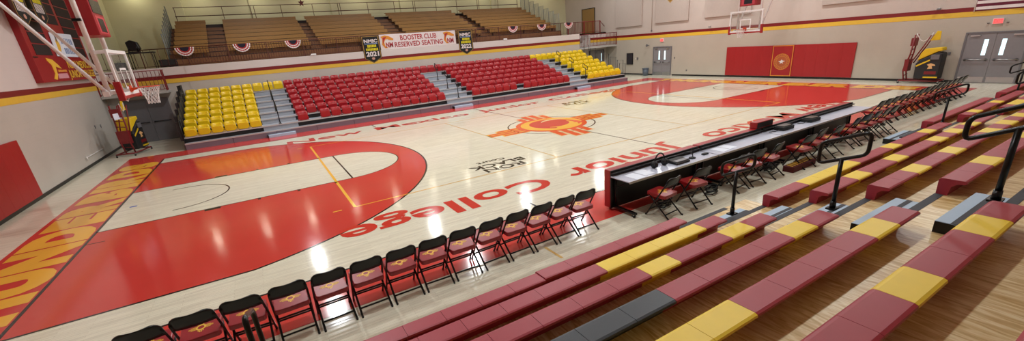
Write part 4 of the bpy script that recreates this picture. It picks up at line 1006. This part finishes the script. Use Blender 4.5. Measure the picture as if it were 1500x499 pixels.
# handrails of the near aisles
loop_rail((-4.35, -10.94, DZ(1)), 0.5, 0.5, 0.58, 0.2, 'nearest aisle loop handrail, post before the scorer table chairs', 0.022, 0, 0.48)
loop_rail((-4.35, -12.26, DZ(3)), 0.5, 0.4, 0.56, 0.27, 'second loop handrail up the left near aisle', 0.022, 0, 0.5)
loop_rail((-4.35, -13.60, DZ(5)), 0.62, 0.46, 0.56, 0.22, 'third and largest loop handrail at the right picture edge', 0.023, 0, 0.55)
loop_rail((-10.82, -10.94, DZ(1)), 0.5, 0.4, 0.36, 0.5, 'loop handrail rising at the bottom edge among the courtside chairs', 0.022, 0, 0.48)
loop_rail((4.25, -10.94, DZ(1)), 0.55, 0.45, 0.58, 0.22, 'loop handrail of the middle near aisle before the folding chair row', 0.022, 0, 0.48)
loop_rail((4.25, -12.26, DZ(3)), 0.6, 0.42, 0.56, 0.25, 'second loop handrail of the middle near aisle at the picture edge', 0.022, 0, 0.5)
loop_rail((10.45, -10.94, DZ(1)), 0.6, 0.45, 0.62, 0.24, 'farthest near side loop handrail before the grey end doors', 0.022, 0, 0.48)

# ================================================================ FOLDING CHAIRS
CH_TUBE = BLKM
def make_chair(vin):
    t = thing('folding_chair', '', 'folding chair', (0, 0, 0))   # faces +y, origin on the floor under the seat
    def fold(mb, s):  # front leg line continuing into the back upright
        mb.tube([(s * 0.215, 0.22, 0.0), (s * 0.215, -0.02, 0.40), (s * 0.21, -0.16, 0.63), (s * 0.205, -0.215, 0.72)], 0.0145, CH_TUBE, 7)
    for s in (-1, 1):
        mb = MB(); fold(mb, s); mb.lathe([(0.015, 0), (0.014, 0.03)], (s * 0.215, 0.22, 0), RUBB, 7); mb.build('front_leg', t)
        mb = MB(); mb.tube([(s * 0.195, 0.17, 0.43), (s * 0.2, 0.0, 0.27), (s * 0.205, -0.3, 0.0)], 0.0145, CH_TUBE, 7); mb.lathe([(0.015, 0), (0.014, 0.03)], (s * 0.205, -0.3, 0), RUBB, 7); mb.build('rear_leg', t)
    for xx, yy, zz in ((0.215, 0.14, 0.13), (0.203, -0.2, 0.09), (0.2, -0.02, 0.25)):
        mb = MB(); mb.tube([(-xx, yy, zz), (xx, yy, zz)], 0.0125, CH_TUBE, 6); mb.build('stretcher', t)
    mb = MB()   # back panel: rounded top corners, gently curved
    out = []; n = 8
    w0 = 0.205; z0, z1 = 0.615, 0.81
    pts = [(-w0, z0), (w0, z0)] + [(w0 - 0.09 + 0.09 * math.cos(a), z1 - 0.09 + 0.09 * math.sin(a)) for a in [PI / 2 * k / 4 for k in range(5)]] + [(-w0 + 0.09 - 0.09 * math.sin(a), z1 - 0.09 + 0.09 * math.cos(a)) for a in [PI / 2 * k / 4 for k in range(5)]]
    ln = lambda z: -0.155 - (z - 0.615) * 0.42
    cols = 10; rows_ = 4; vs = []; fs = []
    def half(z):
        if z <= z1 - 0.09: return w0 + 0.012
        q = (z - (z1 - 0.09)) / 0.09; return w0 + 0.012 - 0.09 * (1 - math.sqrt(max(0, 1 - q * q)))
    zs = [z0, z0 + 0.05, z1 - 0.09, z1 - 0.055, z1 - 0.028, z1 - 0.008, z1]
    for th in (0, 1):
        for z in zs:
            for k in range(cols + 1):
                f = -1 + 2 * k / cols; vs.append((f * half(z), ln(z) - 0.035 * (1 - f * f) + th * 0.018 - 0.009, z))
    R, C = len(zs), cols + 1
    for th in (0, 1):
        for r in range(R - 1):
            for k in range(cols):
                q = [th * R * C + r * C + k, th * R * C + r * C + k + 1, th * R * C + (r + 1) * C + k + 1, th * R * C + (r + 1) * C + k]
                fs.append(tuple(q if th == 0 else q[::-1]))
    o = R * C
    for r in range(R - 1):
        fs.append((r * C, (r + 1) * C, o + (r + 1) * C, o + r * C)); fs.append((r * C + cols, o + r * C + cols, o + (r + 1) * C + cols, (r + 1) * C + cols))
    for k in range(cols):
        fs.append((k, o + k, o + k + 1, k + 1)); fs.append(((R - 1) * C + k, (R - 1) * C + k + 1, o + (R - 1) * C + k + 1, o + (R - 1) * C + k))
    mb.add(vs, fs, BLKM, smooth=True); mb.build('back_panel', t)
    mb = MB(); T = Matrix.Translation((0, 0.02, 0.445)) @ Matrix.Rotation(math.radians(3), 4, 'X')
    mb.prism(rrect(-0.205, 0.205, -0.205, 0.215, 0.05, 4), 'z', -0.045, 0.025, vin, T); s_ = mb.build('seat', t, 0.012)
    mb = MB()
    zt = 0.0262
    def fl(poly, m, z=zt): mb.add([(x, y, z) for x, y in poly], [tuple(range(len(poly)))], m, T)
    for q in (-0.024, -0.008, 0.008, 0.024):
        for s in (-1, 1):
            L_ = 0.125 if abs(q) < 0.01 else 0.1
            a, b = sorted((s * 0.05, s * L_)); fl([(a, q * 1.1 - 0.005), (b, q * 1.1 - 0.005), (b, q * 1.1 + 0.005), (a, q * 1.1 + 0.005)], LOGOY)
            L2 = 0.1 if abs(q) < 0.01 else 0.08; a, b = sorted((s * 0.05, s * L2)); fl([(q - 0.005, a), (q + 0.005, a), (q + 0.005, b), (q - 0.005, b)], LOGOY)
    vs = []; fs = []
    for k in range(20):
        a = 2 * PI * k / 20
        for r in (0.034, 0.055): vs.append((r * math.cos(a), r * math.sin(a), zt + 0.0004))
    for k in range(20): fs.append((2 * k, 2 * k + 1, 2 * ((k + 1) % 20) + 1, 2 * ((k + 1) % 20)))
    mb.add(vs, fs, LOGOY, T); mb.build('seat_emblem', s_)
    return t
protoC = make_chair(VINYL); protoD = make_chair(VINYLD)
firstC = [True]; firstD = [True]
def chair(x, y, rz, lab, p=None, flag=None, group=None):
    p = p or protoC; flag = flag if flag is not None else firstC
    if flag[0]:
        p.location = (x, y, 0); p.rotation_euler = (0, 0, rz); p['label'] = lab; flag[0] = False
        if group: p['group'] = group
        return p
    return dup(p, (x, y, 0), lab, rz, group)
for k in range(14):
    w_ = 'folding chair beside the red scorer table end, last of the courtside row' if k == 0 else ('folding chair cut by the bottom edge, first of the courtside row' if k == 13 else '%s folding chair from the scorer table in the left courtside row' % ordn(k + 1))
    chair(-5.74 - 0.487 * k, -8.85 - 0.008 * k, random.uniform(-0.05, 0.05), 'black ' + w_, group='folding chairs in the left courtside row')
tch = [(-4.15, 0.1), (-3.25, -0.1), (-1.98, 0.05), (-1.38, -0.1), (-0.66, 0.1), (0.5, -0.1), (1.25, 0.05), (1.86, 0.0), (3.0, 0.1), (3.6, -0.1), (4.2, 0.05), (4.75, 0.12), (5.3, 0.0)]
for k, (x, rz) in enumerate(tch):
    nm = 'red seated folding chair pushed to the scorer table, %s from its left end' % ordn(k + 1)
    chair(x, -9.42 - (0.1 if k in (5, 7) else 0), rz, nm, protoD, firstD, 'folding chairs behind the scorer table')
for k in range(15):
    nm = 'black folding chair in the far courtside row, %s beyond the scorer table' % ordn(k + 1)
    chair(6.0 + 0.505 * k, -8.86, random.uniform(-0.06, 0.06), nm, protoD, firstD, 'folding chairs in the right courtside row')

# ================================================================ SCORER TABLES
for k, (a, b) in enumerate(((-4.78, -2.15), (-2.11, 0.29), (0.33, 2.69), (2.73, 5.05))):
    nm = ('leftmost scorer table with the padded red end', 'second scorer table from the left', 'third scorer table from the left', 'last scorer table, nearest the right courtside chairs')[k]
    t = thing('scorer_table', 'grey topped ' + nm, 'table', (0, 0, 0))
    mb = MB(); mb.box(a, b, -9.16, -8.66, 0.715, 0.74, DESK); mb.build('table_top', t, 0.004)
    mb = MB(); mb.box(a, b, -9.172, -9.16, 0.70, 0.742, SILV); mb.build('edge_strip', t)
    mb = MB(); mb.box(a + 0.005, b - 0.005, -8.64, -8.47, 0.06, 0.85, PADR); mb.build('front_pad', t, 0.015)
    mb = MB(); mb.box(a + 0.005, b - 0.005, -8.665, -8.642, 0.06, 0.85, BLK); mb.box(a + 0.005, b - 0.005, -8.72, -8.665, 0.79, 0.81, BLK); mb.build('back_board', t)
    for x in (a + 0.1, b - 0.1):
        mb = MB(); mb.tube([(x, -8.7, 0.1), (x, -8.7, 0.715)], 0.025, BLKM, 8); mb.box(x - 0.03, x + 0.03, -9.25, -8.5, 0.07, 0.11, BLKM); mb.tube([(x, -8.72, 0.5), (x, -9.05, 0.7)], 0.015, BLKM, 6); mb.build('leg', t)
        for y in (-9.2, -8.55):
            mb = MB(); T = Matrix.Translation((x, y, 0.036)) @ Matrix.Rotation(PI / 2, 4, 'Y'); mb.lathe([(0.035, -0.015), (0.035, 0.015)], (0, 0, 0), RUBB, 12, T); mb.box(x - 0.02, x + 0.02, y - 0.02, y + 0.02, 0.05, 0.08, CHROME); mb.build('caster', t)
t = thing('possession_box', 'small red padded indicator box standing on the scorer table pad', 'indicator', (0.45, -8.56, 0.852))
mb = MB(); mb.box(-0.36, 0.36, -0.09, 0.09, 0, 0.16, PADR); mb.build('box_body', t, 0.012)
mb = MB(); mb.box(-0.33, 0.33, -0.094, -0.091, 0.02, 0.14, BLK); mb.build('back_face', t)
def on_table(name, lab, cat, x, y): return thing(name, lab, cat, (x, y, 0.742))
for x, y, rz, lb in ((-4.45, -8.98, 0.05, 'white paper sheet at the left end of the scorer table'), (-4.15, -8.93, 0.02, 'white paper sheet right of the leftmost sheet on the scorer table'), (-1.75, -8.93, 0.03, 'pale paper sheet on the second scorer table, left one'), (-1.45, -8.9, 0.0, 'pale paper sheet on the second scorer table, right one')):
    mb = MB(); mb.box(-0.13, 0.13, -0.17, 0.17, 0, 0.002, PAPER); o = mb.build('paper_sheet'); o.location = (x, y, 0.742); o.rotation_euler = (0, 0, rz); tag(o, lb, 'paper')
t = on_table('headset', 'black headset with round ear cups lying on the left scorer table', 'headset', -3.5, -8.88); t.scale = (1.5, 1.5, 1.5)
mb = MB(); mb.tube([(-0.1 + 0.1 * math.cos(PI * k / 10), 0.0, 0.06 + 0.13 * math.sin(PI * k / 10)) for k in range(11)], 0.01, RUBB, 6); mb.build('head_band', t)
for s in (-1, 0.0): 
    mb = MB(); T = Matrix.Translation((-0.0 + s * 0.2, 0, 0.05)) @ Matrix.Rotation(PI / 2, 4, 'Y'); mb.lathe([(0.05, -0.02), (0.05, 0.02)], (0, 0, 0), RUBB, 12, T); mb.build('ear_cup', t)
t = on_table('control_console', 'black scoreboard control console with cable on the left scorer table', 'console', -3.15, -8.95)
mb = MB(); mb.prism([(-0.13, 0), (0.12, 0), (0.12, 0.08), (-0.13, 0.035)], 'x', -0.2, 0.2, RUBB); mb.build('console_body', t, 0.01)
mb = MB(); mb.box(-0.17, 0.17, -0.1, 0.08, 0.04, 0.06, DOORF); mb.build('key_pad', t)
mb = MB(); mb.tube([(0.2, 0, 0.03), (0.3, 0.05, 0.01), (0.36, -0.06, 0.01), (0.45, 0.0, 0.05), (0.5, 0.1, 0.1), (0.42, 0.2, 0.1)], 0.009, RUBB, 6); mb.build('cable', t)
t = on_table('desk_microphone', 'small black microphone unit beside the console on the scorer table', 'microphone', -2.72, -8.95)
mb = MB(); mb.lathe([(0.07, 0), (0.07, 0.02), (0.02, 0.03)], (0, 0, 0), RUBB, 14); mb.build('base', t); mb = MB(); mb.tube([(0, 0, 0.02), (0.01, 0, 0.12), (-0.04, -0.02, 0.2)], 0.008, RUBB, 6); mb.lathe([(0.01, 0), (0.022, 0.02), (0.02, 0.06)], (-0.04, -0.02, 0.18), RUBB, 8); mb.build('gooseneck', t)
t = on_table('clicker', 'small black clicker alone on the scorer table', 'remote', -2.3, -8.95); mb = MB(); mb.prism(rrect(-0.09, 0.09, -0.04, 0.04, 0.03), 'z', 0, 0.03, RUBB); mb.build('clicker_body', t, 0.006); mb = MB(); mb.box(-0.02, 0.02, -0.02, 0.02, 0.03, 0.036, DOORF); mb.build('button', t)
for x, lb in ((0.95, 'black equipment case on the scorer table below the red indicator box'), (2.25, 'black equipment case on the scorer table right of the other case')):
    t = on_table('equipment_case', lb, 'case', x, -8.86); mb = MB(); mb.box(-0.24, 0.24, -0.13, 0.13, 0, 0.09, RUBB); mb.build('case_body', t, 0.015)
    mb = MB(); mb.box(-0.2, 0.2, -0.1, 0.1, 0.09, 0.11, BLKM); mb.build('case_lid', t, 0.008); mb = MB(); mb.tube([(-0.24, -0.05, 0.05), (-0.4, -0.02, 0.01), (-0.55, 0.06, 0.008)], 0.008, RUBB, 6); mb.build('cable', t)
t = thing('ball_step_box', 'maroon floor box with yellow hazard stripes under the scorer table', 'box', (0.38, -9.62, 0), 0.02)
mb = MB(); mb.box(-0.52, 0.52, -0.12, 0.12, 0.0, 0.13, mat('maroon_carpet', (88, 20, 22), 0.8)); mb.build('box_body', t, 0.008)
mb = MB()
for i in range(9): mb.prism([(-0.46 + i * 0.11, -0.06), (-0.41 + i * 0.11, -0.06), (-0.36 + i * 0.11, 0.1), (-0.41 + i * 0.11, 0.1)], 'z', 0.13, 0.134, YELW)
mb.build('hazard_stripes', t)
def cable_heap(x, y, lab, n=6, s=0.22):
    pts = [(s * math.cos(i * 0.8) * (0.6 + 0.4 * random.random()), s * 0.6 * math.sin(i * 0.8) * (0.5 + 0.5 * random.random()), 0.015 + 0.006 * i * 0.8) for i in range(n * 6)]
    mb = MB(); mb.tube(pts, 0.013, RUBB, 6); o = mb.build('cable_coil'); o.location = (x, y, 0); tag(o, lab, 'cable')
cable_heap(-2.55, -9.35, 'heap of black cable on the floor between the second and third table chairs')
cable_heap(-0.3, -9.3, 'heap of black cable on the floor left of the striped box')
cable_heap(-3.85, -9.2, 'coil of black cable under the leftmost table chair')

# ================================================================ SHOOTING MACHINES
def machine(loc, rz, where):
    t = thing('shooting_machine', 'red framed shooting machine with black bag and yellow net ' + where, 'shooting machine', loc, rz)
    # local: +x along the wall to the right (seen from the court), -y toward the court
    mb = MB()
    for y in (-0.35, 0.35): mb.tube([(-0.1, y, 0.12), (1.35, y, 0.12)], 0.028, MRAIL, 8)
    for x in (-0.1, 1.35): mb.tube([(x, -0.35, 0.12), (x, 0.35, 0.12)], 0.028, MRAIL, 8)
    mb.build('base_frame', t)
    for x in (-0.1, 1.35):
        for y in (-0.35, 0.35):
            mb = MB(); T = Matrix.Translation((x, y, 0.045)) @ Matrix.Rotation(PI / 2, 4, 'X'); mb.lathe([(0.045, -0.015), (0.045, 0.015)], (0, 0, 0), RUBB, 12, T); mb.box(x - 0.02, x + 0.02, y - 0.02, y + 0.02, 0.06, 0.11, CHROME); mb.build('caster', t)
    for i, y in enumerate((-0.3, 0.05)):
        mb = MB(); mb.tube([(0.08, y, 0.12), (-0.02, y, 0.6), (0.12, y, 1.3), (0.16, y, 2.2)], 0.032, MRAIL, 8); mb.build('mast', t)
        mb = MB(); mb.tube([(0.2, y, 0.9), (0.55, y, 1.7), (0.72, y, 2.15)], 0.026, MRAIL, 8); mb.build('folding_arm', t)
    mb = MB()
    for z in (1.4, 1.25): pass
    mb.box(-0.02, 0.14, -0.34, 0.1, 0.55, 1.1, MRAIL); mb.build('lower_gear_case', t)
    mb = MB(); mb.box(0.04, 0.2, -0.3, 0.06, 1.7, 2.05, MRAIL); mb.build('upper_gear_case', t)
    for z in (0.35, 1.25, 1.5):
        mb = MB(); mb.tube([(0.05 + 0.03 * z, -0.3, z), (0.05 + 0.03 * z, 0.05, z + 0.05)], 0.02, MRAIL, 6); mb.build('cross_brace', t)
    mb = MB(); T = Matrix.Identity(4)
    mb.prism([(0.42, 0.2), (1.28, 0.2), (1.28, 1.35), (1.1, 1.4), (0.5, 1.05), (0.4, 0.9)], 'y', -0.33, 0.28, NYL); mb.build('black_bag', t, 0.04)
    mb = MB(); mb.prism([(0.42, 1.0), (0.5, 1.08), (1.1, 1.43), (1.24, 1.46), (1.2, 1.6), (0.62, 1.56), (0.5, 1.35)], 'y', -0.3, 0.25, YNET); mb.build('yellow_net_roll', t, 0.03)
    mb = MB(); mb.prism([(0.66, 1.9), (1.0, 1.92), (0.98, 2.3), (0.84, 2.32)], 'y', -0.1, -0.06, YNET); mb.build('yellow_flap', t, 0.01)
    mb = MB(); mb.tube([(0.2 + 0.55 * k / 10, -0.3 + 0.1 * k / 10, 2.25 - 0.35 * math.sin(PI * k / 10)) for k in range(11)], 0.014, WHITE, 6); mb.build('white_hoop_net', t)
    mb = MB(); mb.prism([(0.42, 0.82), (0.45, 0.76), (0.9, 1.03), (0.88, 1.09)], 'y', -0.34, -0.331, YNET); mb.box(0.78, 1.28, -0.342, -0.331, 0.26, 0.32, YNET); mb.build('yellow_straps', t)
    mb = MB(); mb.box(0.9, 1.2, -0.36, -0.33, 1.08, 1.3, DOORF); mb.build('control_panel', t, 0.01)
    mb = MB(); mb.prism([(0.82, 0.86), (0.95, 0.92), (1.1, 0.86), (1.12, 0.8), (1.0, 0.8), (1.04, 0.68), (0.86, 0.66), (0.9, 0.78)], 'y', -0.342, -0.331, mat('bird_print', (226, 176, 120), 0.6)); mb.box(0.78, 1.2, -0.338, -0.331, 0.42, 0.56, MRAIL); mb.build('bag_print', t)
machine((17.05, -5.98, 0), -PI / 2, 'standing at the far end wall')
machine((-15.95, 10.0, 0), PI / 2 - 0.25, 'standing in the left corner')
mb = MB(); mb.box(-0.3, 0.3, -0.012, 0, 0, 0.26, PAPER); o = mb.build('paper_notice'); o.location = (-15.75, 9.9, 1.62); o.rotation_euler = (0, 0, PI / 2 - 0.25); tag(o, 'white paper notice taped to the left corner shooting machine', 'notice')
for p_ in (protoC, protoD, protoR, protoY): pass
